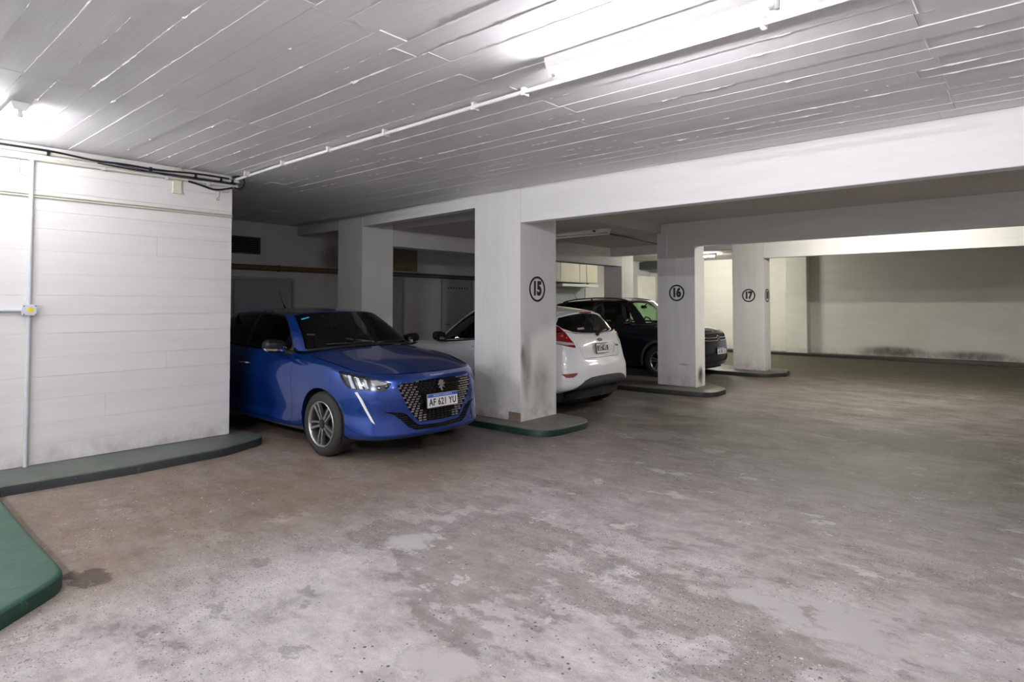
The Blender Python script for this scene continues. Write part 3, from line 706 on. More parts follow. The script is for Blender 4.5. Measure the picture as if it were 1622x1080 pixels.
SUV = dict(L=4.16,
    plan=[(0, 0), (.012, .22), (.04, .44), (.10, .64), (.22, .775), (.40, .84), (.62, .862), (.88, .872), (1.25, .874), (1.8, .877), (2.4, .878), (3.0, .876), (3.48, .874), (3.78, .845), (3.98, .77), (4.09, .62), (4.145, .30), (4.16, 0)],
    prof={0: [(.16, .21), (.07, .24), (.03, .29), (.01, .38), (.0, .50), (.005, .60), (.015, .70), (.035, .79), (.07, .87), (.14, .92)],
          4.3: [(.12, .22), (.05, .25), (.02, .30), (.0, .40), (.0, .50), (.01, .61), (.02, .72), (.045, .82), (.075, .90), (.13, .945)],
          7: [(.08, .23), (.035, .26), (.012, .34), (.0, .44), (-.006, .55), (-.008, .67), (.0, .80), (.02, .89), (.05, .96), (.115, 1.0)],
          8.35: [(.08, .22), (.045, .25), (.03, .31), (.03, .41), (.018, .53), (.008, .65), (.004, .78), (.02, .88), (.055, .97), (.13, 1.03)],
          10: [(.08, .22), (.045, .25), (.035, .31), (.045, .41), (.03, .53), (.012, .66), (.0, .78), (.01, .88), (.05, .98), (.10, 1.05)],
          12: [(.08, .23), (.04, .26), (.02, .34), (.0, .44), (-.006, .55), (-.008, .68), (.0, .80), (.02, .90), (.05, 1.0), (.12, 1.07)],
          14: [(.12, .30), (.04, .33), (.0, .40), (.0, .50), (.005, .60), (.02, .72), (.04, .84), (.06, .94), (.09, 1.02), (.15, 1.09)],
          17: [(.12, .33), (.04, .36), (.0, .43), (.0, .53), (.01, .63), (.02, .74), (.04, .85), (.06, .95), (.09, 1.03), (.14, 1.09)]},
    gbase=[(1.06, 0, 1.09), (1.09, .30, 1.085), (1.17, .54, 1.07), (1.29, .67, 1.06), (1.42, .735, 1.055), (1.9, .765, 1.06), (2.5, .772, 1.07), (3.1, .765, 1.09), (3.6, .73, 1.11), (3.87, .60, 1.12), (4.0, .3, 1.11), (4.02, 0, 1.11)],
    gtop=[(1.62, 0, 1.55), (1.63, .25, 1.545), (1.66, .45, 1.53), (1.71, .56, 1.50), (1.80, .60, 1.51), (2.1, .62, 1.54), (2.6, .62, 1.55), (3.1, .605, 1.53), (3.5, .57, 1.49), (3.68, .48, 1.475), (3.76, .25, 1.485), (3.78, 0, 1.49)],
    bulge=[.03, .03, .028, .018, .02, .025, .025, .02, .012, .012, .02, .02], roof_corners=(3, 9), roof_mid=[(2.0, 0, 1.595), (2.4, 0, 1.61), (3.0, 0, 1.595), (3.4, 0, 1.555)],
    hood_corner=3.8, hood_apillar=8.4, cowl=[(1.06, 0, 1.08), (1.09, .30, 1.075), (1.17, .54, 1.06)], hood_mid=[(.28, 0, .985), (.5, 0, 1.02), (.78, 0, 1.055)])
# ------------------------------------------------------------------ car parts
M = {}
def car_materials():
    M['blue'] = simple('blue_metallic_paint', (0.001, 0.038, 0.255), 0.25, 0.62, 1.0)
    M['white_paint'] = simple('white_car_paint', (0.80, 0.81, 0.84), 0.4, 0.0, 1.0, 0.2)
    M['dark_paint'] = simple('dark_blue_grey_paint', (0.010, 0.012, 0.021), 0.3, 0.2, 1.0, 0.2)
    M['mirror_black'] = simple('satin_black_cap', (0.005, 0.005, 0.006), 0.3, 0, 0, 0.25)
    M['black_gloss'] = simple('black_gloss', (0.008, 0.008, 0.009), 0.12, 0, 0.6)
    M['black'] = simple('black_plastic', (0.012, 0.012, 0.013), 0.55)
    M['grey_plastic'] = simple('grey_plastic', (0.06, 0.062, 0.066), 0.6)
    M['seal'] = simple('black_rubber_seal', (0.004, 0.004, 0.004), 0.8)
    M['tyre'] = simple('tyre_rubber', (0.022, 0.021, 0.020), 0.75, noise=0.25, nscale=40)
    M['alloy'] = simple('machined_alloy', (0.55, 0.56, 0.58), 0.28, 0.9)
    M['alloy_dark'] = simple('dark_alloy', (0.05, 0.052, 0.055), 0.4, 0.6)
    M['chrome'] = simple('chrome', (0.82, 0.83, 0.85), 0.08, 1.0)
    M['white_strip'] = simple('white_light_guide', (0.85, 0.87, 0.9), 0.25, 0, 0.8)
    M['lamp_inner'] = simple('lamp_housing', (0.10, 0.105, 0.115), 0.2, 0.7)
    M['clear'] = glass('clear_lens', (0.93, 0.95, 0.97), 1.0)
    M['red_lens'] = simple('red_lens', (0.24, 0.003, 0.006), 0.08, 0, 1.0)
    M['red_bright'] = simple('red_reflector', (0.70, 0.01, 0.012), 0.15, 0, 1.0)
    M['white_lens'] = simple('frosted_lens', (0.62, 0.60, 0.60), 0.15, 0.3, 1.0)
    M['glass_dark'] = glass('dark_tinted_glass', (0.035, 0.04, 0.04))
    M['glass_wind'] = glass('windscreen_glass', (0.45, 0.52, 0.50))
    M['glass_mid'] = glass('rear_window_glass', (0.42, 0.46, 0.44))
    M['glass_green'] = glass('green_tinted_glass', (0.62, 0.80, 0.62))
    M['cabin'] = simple('dark_cabin_fabric', (0.018, 0.018, 0.020), 0.85)
    M['plate_white'] = simple('plate_white', (0.78, 0.79, 0.80), 0.4)
    M['plate_blue'] = simple('plate_blue', (0.01, 0.11, 0.52), 0.4)
    M['plate_black'] = simple('plate_black', (0.01, 0.01, 0.012), 0.4)
    M['print_black'] = simple('print_black', (0.012, 0.012, 0.014), 0.5)
    M['print_white'] = simple('print_white', (0.8, 0.8, 0.8), 0.5)
    M['emblem_blue'] = simple('emblem_blue', (0.01, 0.025, 0.10), 0.2, 0, 1.0)
    M['cyan'] = simple('cyan_sticker', (0.02, 0.45, 0.62), 0.5)
car_materials()

def add_lathe(bm, prof, seg=40, axis='y'):
    rings = []
    for r, y in prof:
        rings.append([bm.verts.new((r * math.cos(a), y, r * math.sin(a))) for a in [2 * PI * i / seg for i in range(seg)]])
    for i in range(len(rings) - 1):
        for j in range(seg): bm.faces.new((rings[i][j], rings[i + 1][j], rings[i + 1][(j + 1) % seg], rings[i][(j + 1) % seg]))
WHEEL_CACHE = {}
def wheel_meshes(R, W, rr, style):
    key = (R, W, rr, style)
    if key in WHEEL_CACHE: return WHEEL_CACHE[key]
    h = W / 2
    bm = bmesh.new()
    add_lathe(bm, [(rr - .005, -h + .02), (rr + .01, -h + .004), (rr + .035, -h), (R - .03, -h + .004), (R - .008, -h + .022), (R, -h + .045), (R + .001, -.045), (R - .006, -.042), (R - .006, -.036), (R + .001, -.033), (R + .001, -.004), (R - .006, -.001), (R - .006, .005), (R + .001, .008), (R + .001, .036), (R - .006, .039), (R - .006, .045), (R, h - .045), (R - .008, h - .022), (R - .03, h - .004), (rr + .035, h), (rr + .012, h - .003), (rr - .004, h - .012)], 56)
    bmesh.ops.recalc_face_normals(bm, faces=bm.faces[:]); ty = bpy.data.meshes.new('wheel'); bm.to_mesh(ty); bm.free()
    bm = bmesh.new()
    add_lathe(bm, [(rr, h - .016), (rr - .004, h - .006), (rr - .012, h - .008), (rr - .018, h - .03), (rr - .022, -h + .03), (rr, -h + .02)], 48)
    bmesh.ops.recalc_face_normals(bm, faces=bm.faces[:]); rim = bpy.data.meshes.new('rim'); bm.to_mesh(rim); bm.free()
    bm = bmesh.new()      # brake disc / dark background
    add_lathe(bm, [(0.0, -.02), (rr * .62, -.02), (rr * .62, -.005), (rr * .25, .0), (0.001, .0)], 32); disc = bpy.data.meshes.new('brake_disc'); bm.to_mesh(disc); bm.free()
    bm = bmesh.new()
    add_lathe(bm, [(rr * .34, h - .055), (rr * .34, h - .035), (rr * .27, h - .028), (rr * .16, h - .027), (rr * .155, h - .018), (.001, h - .016)], 30); hub = bpy.data.meshes.new('hub'); bm.to_mesh(hub); bm.free()
    bm = bmesh.new()      # one twin-blade spoke
    for off in (-1, 1):
        prof = [(rr * .22, .020, off * .30), (rr * .5, .017, off * .21), (rr * .78, .019, off * .165), (rr * .975, .022, off * .15)]
        top = []; bot = []
        for i, (r, wd, a) in enumerate(prof):
            a0 = a + .10 * (r / rr - .5); d = wd / r / 2 * (1.0 if off < 0 else 1.25); y = h - .028 + .012 * (r / rr)
            top.append([bm.verts.new((r * math.sin(a0 + s * d), y, r * math.cos(a0 + s * d))) for s in (-1, 1)])
            bot.append([bm.verts.new((r * math.sin(a0 + s * d), y - .03, r * math.cos(a0 + s * d))) for s in (-1, 1)])
        for i in range(3):
            bm.faces.new((top[i][0], top[i][1], top[i + 1][1], top[i + 1][0])); bm.faces.new((bot[i][1], bot[i][0], bot[i + 1][0], bot[i + 1][1]))
            for s in (0, 1): bm.faces.new((top[i][s], top[i + 1][s], bot[i + 1][s], bot[i][s]))
    bmesh.ops.recalc_face_normals(bm, faces=bm.faces[:]); sp = bpy.data.meshes.new('spoke'); bm.to_mesh(sp); bm.free()
    for m_, mt in ((ty, 'tyre'), (rim, 'alloy'), (disc, 'alloy_dark'), (hub, 'alloy_dark'), (sp, 'alloy')): m_.materials.append(M[mt])
    WHEEL_CACHE[key] = (ty, rim, disc, hub, sp); return WHEEL_CACHE[key]
def add_wheel(car, x, y, R, W, rr, side, rot=0.2, style='twin'):
    ty, rim, disc, hub, sp = wheel_meshes(R, W, rr, style)
    o = link('wheel', ty, None, car, True); o.location = (x, side * (y - W / 2), R); o.rotation_euler = (0, 0, 0 if side > 0 else PI)
    try: ty.set_sharp_from_angle(angle=math.radians(40))
    except Exception: pass
    link('rim', rim, None, o, True); link('brake_disc', disc, None, o); link('hub', hub, None, o)
    for i in range(5):
        s = link('spoke', sp, None, o); s.rotation_euler = (0, rot + i * 2 * PI / 5, 0)
    return o
def arch_liner(car, x, z, R, y1, side):
    bm = bmesh.new(); n = 28; ring = []
    for yy in (y1 - .03, y1 - .27):
        ring.append([bm.verts.new((x + R * math.cos(a), side * yy, z + R * math.sin(a))) for a in [math.radians(-25) + math.radians(230) * i / n for i in range(n + 1)]])
    for i in range(n): bm.faces.new((ring[0][i], ring[0][i + 1], ring[1][i + 1], ring[1][i]))
    bm.faces.new(ring[1])
    return bm_obj('wheel_arch_liner', bm, M['black'], car, False)

class CarBuild:
    def __init__(k, name, D, pos, rz, label, paint):
        k.D = D; k.sk = Skin(D); k.L = D['L']; k.paint = paint
        k.car = empty(name, pos, rz); tag(k.car, label, 'car')
        k.body = k.sk.bm(k.sk.skirt); k.green = k.sk.bm(k.sk.green)
        full = k.sk.bm(k.sk.skirt, True); k.tree = BVHTree.FromBMesh(full); full.free()
        g2 = k.sk.bm(k.sk.green, True); k.gtree = BVHTree.FromBMesh(g2); g2.free()
        k.seals = bmesh.new()
    def x(k, s): return k.L / 2 - s
    def P(k, pts, kind):
        """(s,y,z) or 2D list -> polygon for a projection"""
        e = E1[kind]; out = []
        for p in pts:
            v = Vector((k.x(p[0]), p[1], 0)); out.append((v.dot(e), p[2]))
        return out
    def panel(k, src, poly, kind, region=None, gap=0.003, depth=0.006):
        e = E1[kind]
        f = cut_inside(src, poly, e, region); nb = take(src, f)
        if gap > 0:
            f2 = cut_inside(nb, inset_poly(poly, gap), e, None); part = take(nb, f2)
            if len(nb.faces):
                push(nb, depth); me = bpy.data.meshes.new('t'); nb.to_mesh(me); k.seals.from_mesh(me); bpy.data.meshes.remove(me)
            nb.free()
        else: part = nb
        orient_out(part); return part
    def front(k, y, z, tree=None):
        h = (tree or k.tree).ray_cast(Vector((6, y, z)), Vector((-1, 0, 0))); return h[0], (h[1] if h[1].x > 0 else -h[1])
    def rear(k, y, z, tree=None):
        h = (tree or k.tree).ray_cast(Vector((-6, y, z)), Vector((1, 0, 0))); return h[0], (h[1] if h[1].x < 0 else -h[1])
    def side(k, s, z, sg=1, tree=None):
        h = (tree or k.tree).ray_cast(Vector((k.x(s), sg * 3, z)), Vector((0, -sg, 0))); return h[0], (h[1] if h[1].y * sg > 0 else -h[1])
    def both(k, bm, name, mat, smooth=True, angle=35, parent=None):
        """joined left and right halves as one part"""
        orient_out(bm); m = mirror_bm(bm); join_bm(bm, m); orient_out(bm)
        return bm_obj(name, bm, M[mat], parent or k.car, smooth, angle)
    def pair(k, bm, name, mat, smooth=True, angle=35, parents=None):
        """left and right part, one object each"""
        orient_out(bm); m = mirror_bm(bm)
        a = bm_obj(name, bm, M[mat], parents[0] if parents else k.car, smooth, angle); b = bm_obj(name, m, M[mat], parents[1] if parents else k.car, smooth, angle)
        return a, b
    def finish(k, roof_mat=None, pillar_mat=None):
        rim_in(k.body, 0.012, only=lambda e: abs(e.verts[0].co.y) > 1e-4 or abs(e.verts[1].co.y) > 1e-4)
        k.both(k.body, 'body', k.paint)
        k.both(k.green, 'pillars', pillar_mat or k.paint)
        if len(k.seals.faces): tag(k.both(k.seals, 'panel_seals', 'seal'), kind='stuff')
        b = k.sk.bm(k.sk.hood[1:-1, :-1]); k.both(b, 'hood', k.paint)
        b = k.sk.bm(k.sk.roof); k.both(b, 'roof', roof_mat or k.paint)
        # floor pan that closes the car from below and behind the panels
        L = k.L; bm = bmesh.new()
        half = [(k.x(.10), .0), (k.x(.14), .40), (k.x(.35), .60), (k.x(.9), .60), (k.x(1.25), .62), (k.x(1.3), .76), (k.x(k.D['rax'] - .42), .76), (k.x(k.D['rax'] - .38), .58), (k.x(k.D['rax'] + .2), .58), (k.x(L - .16), .50), (k.x(L - .10), 0)]
        poly = half + [(a, -b) for a, b in half[1:-1][::-1]]
        add_prism(bm, poly, .20, k.D.get('floor_top', .72)); bmesh.ops.recalc_face_normals(bm, faces=bm.faces[:]); bm_obj('floor_pan', bm, M['seal'], k.car)
    def wheels(k, R, W, rr, rot, Ra):
        for s in (k.D['fax'], k.D['rax']):
            wheel_cut(k.body, k.x(s), R, Ra)
            for sg in (1, -1):
                add_wheel(k.car, k.x(s), k.D['wy'], R, W, rr, sg, rot); arch_liner(k.car, k.x(s), R, Ra + .004, .86, sg)
    def cabin(k, dash_s, seat_s, z0, wheel_side, rear_s):
        def seat(x, y, wide, name='front_seat'):
            bm = bmesh.new(); add_box(bm, -.24, .24, -wide, wide, z0 - .02, z0 + .12)
            v = add_box(bm, -.34, -.20, -wide, wide, z0 + .08, z0 + .62)
            for q in v:
                if q.co.z > z0 + .3: q.co.x -= .14; q.co.y *= .85
            bmesh.ops.bevel(bm, geom=bm.edges[:], offset=.04, segments=2, affect='EDGES')
            for yy in ((0,) if name == 'front_seat' else (-wide * .55, wide * .55)):
                b2 = bmesh.new(); v2 = add_box(b2, -.47, -.38, yy - .12, yy + .12, z0 + .66, z0 + .82); bmesh.ops.bevel(b2, geom=b2.edges[:], offset=.03, segments=2, affect='EDGES')
                add_box(b2, -.44, -.42, yy - .05, yy - .035, z0 + .58, z0 + .70); add_box(b2, -.44, -.42, yy + .035, yy + .05, z0 + .58, z0 + .70)
                me = bpy.data.meshes.new('t'); b2.to_mesh(me); b2.free(); bm.from_mesh(me); bpy.data.meshes.remove(me)
            bmesh.ops.translate(bm, verts=bm.verts[:], vec=(x, y, 0)); bm_obj(name, bm, M['cabin'], k.car, True, 40)
        seat(k.x(seat_s), .36, .24); seat(k.x(seat_s), -.36, .24); seat(k.x(rear_s), 0, .58, 'rear_seat')
        bm = bmesh.new(); v = add_box(bm, k.x(dash_s) - .40, k.x(dash_s) + .05, -.66, .66, z0 + .02, z0 + .42)
        for q in v:
            if q.co.z > z0 + .2 and q.co.x < k.x(dash_s) - .2: q.co.z += .03
        bmesh.ops.bevel(bm, geom=bm.edges[:], offset=.05, segments=3, affect='EDGES'); bm_obj('dashboard', bm, M['cabin'], k.car, True, 40)
        bm = bmesh.new(); n = 28; c = Vector((k.x(dash_s) - .50, wheel_side * .36, z0 + .42)); tl = math.radians(25)
        ring = [c + Vector((-.18 * math.sin(a) * math.sin(tl), .18 * math.cos(a), .18 * math.sin(a) * math.cos(tl))) for a in [2 * PI * i / n for i in range(n + 1)]]
        add_tube(bm, ring, .016, 8, False); add_tube(bm, [c + Vector((0, -.17, 0)), c + Vector((0, .17, 0))], .018, 6); add_tube(bm, [c, c + Vector((.2, 0, -.1))], .03, 8)
        bm_obj('steering_wheel', bm, M['black'], k.car, True)
    def side_mirror(k, s, y, z, cap, low, glass_=True):
        for sg in (1, -1):
            bm = bmesh.new(); nu, nv = 18, 10; V = []
            for i in range(nv + 1):
                ph = -PI / 2 + PI * i / nv; row = []
                for j in range(nu):
                    th = 2 * PI * j / nu; c_, s_ = math.cos(th), math.sin(th)
                    px = .075 * math.copysign(abs(c_)**.7, c_) * math.cos(ph)**.6; py = .115 * math.copysign(abs(s_)**.75, s_) * math.cos(ph)**.6; pz = .072 * math.copysign(abs(math.sin(ph))**.8, math.sin(ph))
                    if px < -.045: px = -.045
                    py2 = py + .03 * (pz / .07) * 0; row.append(bm.verts.new((k.x(s) + px + .02 * (-py / .115), sg * (y + py2), z + pz + .008 * py / .115)))
                V.append(row)
            for i in range(nv):
                for j in range(nu):
                    try: bm.faces.new((V[i][j], V[i][(j + 1) % nu], V[i + 1][(j + 1) % nu], V[i + 1][j]))
                    except ValueError: pass
            bmesh.ops.remove_doubles(bm, verts=bm.verts[:], dist=1e-4); bmesh.ops.recalc_face_normals(bm, faces=bm.faces[:])
            lowf = [f for f in bm.faces if z - .048 < f.calc_center_median().z < z - .016]
            lo = take(bm, lowf)
            o = bm_obj('side_mirror', bm, M[cap], k.car, True, 50); bm_obj('mirror_lower_shell', lo, M[low], o, True, 50)
            bm = bmesh.new(); add_tube(bm, [(k.x(s) + .01, sg * (y - .07), z - .05), (k.x(s) + .05, sg * (y - .16), z - .075), (k.x(s) + .08, sg * (y - .22), z - .08)], [.022, .024, .028], 8); bm_obj('mirror_arm', bm, M['black'], o, True)
            bm = bmesh.new(); add_box(bm, k.x(s) - .05, k.x(s) - .046, sg * y - .09, sg * y + .09, z - .05, z + .05); bm_obj('mirror_glass', bm, M['chrome'], o)
    def handle(k, s, z, mat, n_len=.2):
        for sg in (1, -1):
            p, nn = k.side(s, z, sg); bm = bmesh.new(); L2 = n_len / 2
            add_tube(bm, [p + Vector((L2, -sg * .004, 0)), p + Vector((L2 * .8, sg * .03, .002)), p + Vector((-L2 * .8, sg * .03, .002)), p + Vector((-L2, -sg * .004, 0))], [.010, .013, .013, .010], 8)
            bm_obj('door_handle', bm, M[mat], k.car, True)
    def plate(k, p, nrm, xdir, w, h, txt, style, band_txt='REPUBLICA ARGENTINA'):
        Mx = frame_matrix(Vector(p) + Vector(nrm).normalized() * .008, xdir, nrm)
        def bx(name, x0, x1, y0, y1, z0, z1, mat, par, bev=0):
            bm = bmesh.new(); add_box(bm, x0, x1, y0, y1, z0, z1)
            if bev: bmesh.ops.bevel(bm, geom=bm.edges[:], offset=bev, segments=1, affect='EDGES')
            bmesh.ops.recalc_face_normals(bm, faces=bm.faces[:]); bm.transform(Mx); return bm_obj(name, bm, M[mat], par)
        root = bx('number_plate', -w / 2, w / 2, -h / 2, h / 2, 0, .004, 'plate_white', k.car, .0012)
        bx('plate_backing', -w / 2 - .006, w / 2 + .006, -h / 2 - .006, h / 2 + .006, -.012, 0, 'black', root)
        if style == 'blue_band':
            bx('plate_band', -w / 2 + .003, w / 2 - .003, h / 2 - .033, h / 2 - .003, .004, .0055, 'plate_blue', root)
            link('plate_lettering', put(text_mesh(band_txt, .022, .0004, .0, 1.05), Mx @ Matrix.Translation((0, h / 2 - .018, .006))), M['print_white'], root)
            tag(link('plate_number', put(text_mesh(txt, .092, .0006, .0022, 1.12, xs=.78), Mx @ Matrix.Translation((0, -.018, .0048))), M['print_black'], root), kind='stuff')
        else:
            bx('plate_field', -w / 2 + .010, w / 2 - .010, -h / 2 + .030, h / 2 - .026, .004, .0055, 'plate_black', root)
            tag(link('plate_number', put(text_mesh(txt, .082, .0006, .002, 1.02, xs=.72), Mx @ Matrix.Translation((0, .002, .006))), M['print_white'], root), kind='stuff')
            link('plate_lettering', put(text_mesh('ARGENTINA', .022, .0004, .0, 1.2), Mx @ Matrix.Translation((0, h / 2 - .014, .0048))), M['print_black'], root)
        return root
# ------------------------------------------------------------------ the blue hatchback
def build_blue():
    D = BLUE; D.update(fax=.80, rax=3.34, wy=.862, floor_top=.70)
    k = CarBuild('hatchback_car', D, (-4.52 - 4.055 / 2, 4.16, 0), 0, 'metallic blue hatchback parked nose out beside the white wall', 'blue')
    k.wheels(.312, .195, .222, .45, .352)
    reg_front = lambda c: c.x > k.x(.9)
    # headlights
    hl = [(.593, .792, .836), (.54, .806, .78), (.489, .806, .726), (.433, .793, .691), (.377, .773, .676), (.263, .710, .673), (.206, .666, .659), (.167, .626, .655), (.138, .578, .67), (.127, .539, .706), (.128, .525, .73), (.156, .565, .749), (.183, .597, .76), (.262, .66, .785), (.337, .70, .80), (.429, .739, .815), (.489, .757, .826), (.541, .772, .834)]
    lens = k.panel(k.body, k.P(hl, 'corner'), 'corner', reg_front, .003, .008)
    inner = lens.copy(); push(inner, .035); wall = lens.copy(); wf = wall.faces[:]; rim_in(wall, .036); bmesh.ops.delete(wall, geom=wf, context='FACES_ONLY')
    strips = []
    for q in ([(.478, .774, .803), (.447, .764, .798), (.36, .764, .68), (.397, .78, .684)], [(.392, .743, .789), (.358, .732, .777), (.288, .726, .679), (.32, .744, .682)], [(.313, .709, .771), (.290, .699, .761), (.248, .695, .687), (.262, .706, .683)]):
        c = lens.copy(); push(c, .010); f = cut_inside(c, k.P(q, 'corner'), E1['corner']); st = take(c, f); c.free(); rim_in(st, .02); strips.append(st)
    refl = lens.copy(); push(refl, .022)
    f = cut_inside(refl, k.P([(.275, .66, .762), (.20, .58, .752), (.15, .54, .735), (.17, .56, .715), (.235, .66, .71)], 'corner'), E1['corner']); rf = take(refl, f); refl.free()
    la, lb = k.pair(lens, 'headlight', 'clear')
    k.pair(join_bm(inner, wall), 'lamp_housing', 'lamp_inner', parents=(la, lb))
    for st in strips: k.pair(st, 'light_strip', 'white_strip', parents=(la, lb))
    k.pair(rf, 'reflector', 'chrome', parents=(la, lb))
    for sg, par in ((1, la), (-1, lb)):
        for (s, y, z) in ((.215, .60, .685), (.175, .545, .70)):
            bm = bmesh.new(); bmesh.ops.create_uvsphere(bm, u_segments=14, v_segments=8, radius=.022, matrix=Matrix.Translation((k.x(s), sg * y, z))); bm_obj('projector_lens', bm, M['chrome'], par, True)
    # fang-shaped running lights below the lamps
    fang = k.panel(k.body, k.P([(.367, .771, .654), (.335, .756, .658), (.284, .733, .585), (.193, .664, .372), (.186, .658, .350), (.219, .688, .383), (.32, .752, .59)], 'corner'), 'corner', reg_front, .003, .01)
    push(fang, -.004); rim_in(fang, .02); k.pair(fang, 'running_light', 'white_strip')
    # grille
    gp = [(0, .742), (.25, .735), (.44, .718), (.478, .705), (.455, .63), (.40, .52), (.335, .43), (.275, .36), (.24, .345), (0, .338)]
    full = gp[:-1] + [(-.01, .338), (-.01, .742)]
    gpan = k.panel(k.body, [(y, z) for y, z in full], 'front', reg_front, .0, .0)
    gtree = BVHTree.FromBMesh(gpan); back = gpan.copy(); push(back, .03); k.both(back, 'grille', 'seal')
    wl = gpan; wf = wl.faces[:]; rim_in(wl, .03, only=lambda e: abs(e.verts[0].co.y) > 1e-4 or abs(e.verts[1].co.y) > 1e-4); bmesh.ops.delete(wl, geom=wf, context='FACES_ONLY'); k.both(wl, 'grille_surround', 'black_gloss')
    dark, bright = bmesh.new(), bmesh.new(); row = 0; z = .352
    while z < .735:
        half = np.interp(z, [.338, .345, .36, .43, .52, .63, .705, .742], [.2, .24, .27, .33, .395, .45, .475, .40]) - .012
        n = max(6, int(round(2 * half / .052))); st = 2 * half / n
        for i in range(n + 1):
            y = -half + i * st + (st / 2 if row % 2 else 0)
            if abs(y) > half: continue
            h = k.tree.ray_cast(Vector((6, y, z)), Vector((-1, 0, 0)))
            if h[0] is None: continue
            edge = abs(y) / half; t = bright if edge > .62 and z > .40 - .2 * edge else dark
            hw, hh = st * .36, (.0045 if edge < .5 else .0045 + .0035 * (edge - .5) * 2)
            v = add_box(t, h[0].x - .03, h[0].x - .006, y - hw, y + hw, z - hh, z + hh)
            for q in v:
                if q.co.x > h[0].x - .01: q.co.z += .004
        row += 1; z += .0232
    for t in (dark, bright): bmesh.ops.recalc_face_normals(t, faces=t.faces[:])
    tag(bm_obj('grille_dashes', dark, M['black_gloss'], k.car), kind='stuff'); tag(bm_obj('grille_chrome_dashes', bright, M['chrome'], k.car), kind='stuff')
    # lower intake: a dark band that rises to both sides
    ip = [(.60, .468), (.46, .455), (.385, .43), (.315, .355), (.26, .315), (0, .306), (-.01, .306), (-.01, .262), (0, .262), (.30, .272), (.38, .31), (.45, .385), (.52, .44)]
    ipan = k.panel(k.body, ip, 'front', reg_front, 0, 0); tr = BVHTree.FromBMesh(ipan)
    b2 = ipan.copy(); push(b2, .035); k.both(b2, 'lower_intake', 'seal'); sl = bmesh.new()
    for z in np.arange(.272, .46, .022):
        for y in np.arange(-.56, .57, .03):
            h = tr.ray_cast(Vector((6, abs(y), z)), Vector((-1, 0, 0)))
            if h[0] is not None: add_box(sl, h[0].x - .03, h[0].x - .008, y - .0155, y + .0155, z - .004, z + .003)
    tag(bm_obj('intake_slats', sl, M['black'], k.car), kind='stuff')
    wf = ipan.faces[:]; rim_in(ipan, .035, only=lambda e: abs(e.verts[0].co.y) > 1e-4 or abs(e.verts[1].co.y) > 1e-4); bmesh.ops.delete(ipan, geom=wf, context='FACES_ONLY'); k.both(ipan, 'intake_surround', 'black')
    # doors
    d1 = k.panel(k.body, k.P([(1.40, 0, 1.1), (1.36, 0, .80), (1.33, 0, .55), (1.36, 0, .30), (1.42, 0, .255), (2.44, 0, .255), (2.47, 0, .40), (2.47, 0, 1.1)], 'side'), 'side', lambda c: c.y > .5, .004, .01)
    rim_in(d1, .012); k.pair(d1, 'front_door', 'blue')
    d2 = k.panel(k.body, k.P([(2.475, 0, 1.1), (2.475, 0, .40), (2.45, 0, .255), (2.90, 0, .255), (2.955, 0, .40), (3.05, 0, .60), (3.25, 0, .74), (3.40, 0, .90), (3.40, 0, 1.1)], 'side'), 'side', lambda c: c.y > .5, .004, .01)
    rim_in(d2, .012); k.pair(d2, 'rear_door', 'blue')
    # glass
    regf = lambda c: c.x > k.x(2.1)
    ws = k.panel(k.green, [(-.01, 1.385), (.25, 1.38), (.46, 1.366), (.557, 1.342), (.695, 1.008), (.68, 1.0), (.52, 1.026), (.28, 1.043), (0, 1.05), (-.01, 1.05)], 'front', regf, .0, 0)
    k.both(ws, 'windscreen', 'glass_wind')
    cw = k.panel(k.green, [(-.01, 1.06), (0, 1.06), (.28, 1.05), (.52, 1.030), (.68, 1.004), (.74, .95), (-.01, .95)], 'front', lambda c: c.x > k.x(1.36), 0, 0); k.both(cw, 'cowl_panel', 'black')
    sw = k.panel(k.green, k.P([(1.50, 0, 1.005), (1.64, 0, 1.13), (1.80, 0, 1.26), (1.95, 0, 1.338), (2.2, 0, 1.352), (2.44, 0, 1.356), (2.44, 0, 1.02), (2.0, 0, 1.008)], 'side'), 'side', lambda c: c.y > .45, .0); k.pair(sw, 'front_side_window', 'glass_dark')
    sw = k.panel(k.green, k.P([(2.53, 0, 1.02), (2.53, 0, 1.356), (2.8, 0, 1.352), (3.08, 0, 1.335), (3.30, 0, 1.27), (3.36, 0, 1.15), (3.30, 0, 1.07)], 'side'), 'side', lambda c: c.y > .45, .0); k.pair(sw, 'rear_side_window', 'glass_dark')
    tr_ = k.panel(k.green, k.P([(1.43, 0, .97), (1.555, 0, 1.06), (1.71, 0, 1.20), (1.87, 0, 1.315), (1.99, 0, 1.362), (2.3, 0, 1.372), (2.9, 0, 1.37), (3.2, 0, 1.345), (3.42, 0, 1.26), (3.46, 0, 1.1), (3.42, 0, .97)], 'side'), 'side', lambda c: c.y > .45, .0); k.pair(tr_, 'window_surround', 'black_gloss')
    rw = k.panel(k.green, [(-.01, 1.31), (.30, 1.31), (.42, 1.29), (.54, 1.10), (.50, 1.07), (-.01, 1.06)], 'front', lambda c: c.x < k.x(3.3), .0); k.both(rw, 'rear_window', 'glass_dark')
    k.finish('black_gloss')
    k.cabin(1.25, 2.15, .52, 1, 3.0)
    k.side_mirror(1.575, .925, 1.035, 'mirror_black', 'chrome')
    k.handle(2.36, .815, 'chrome', .19); k.handle(3.22, .845, 'blue', .19)
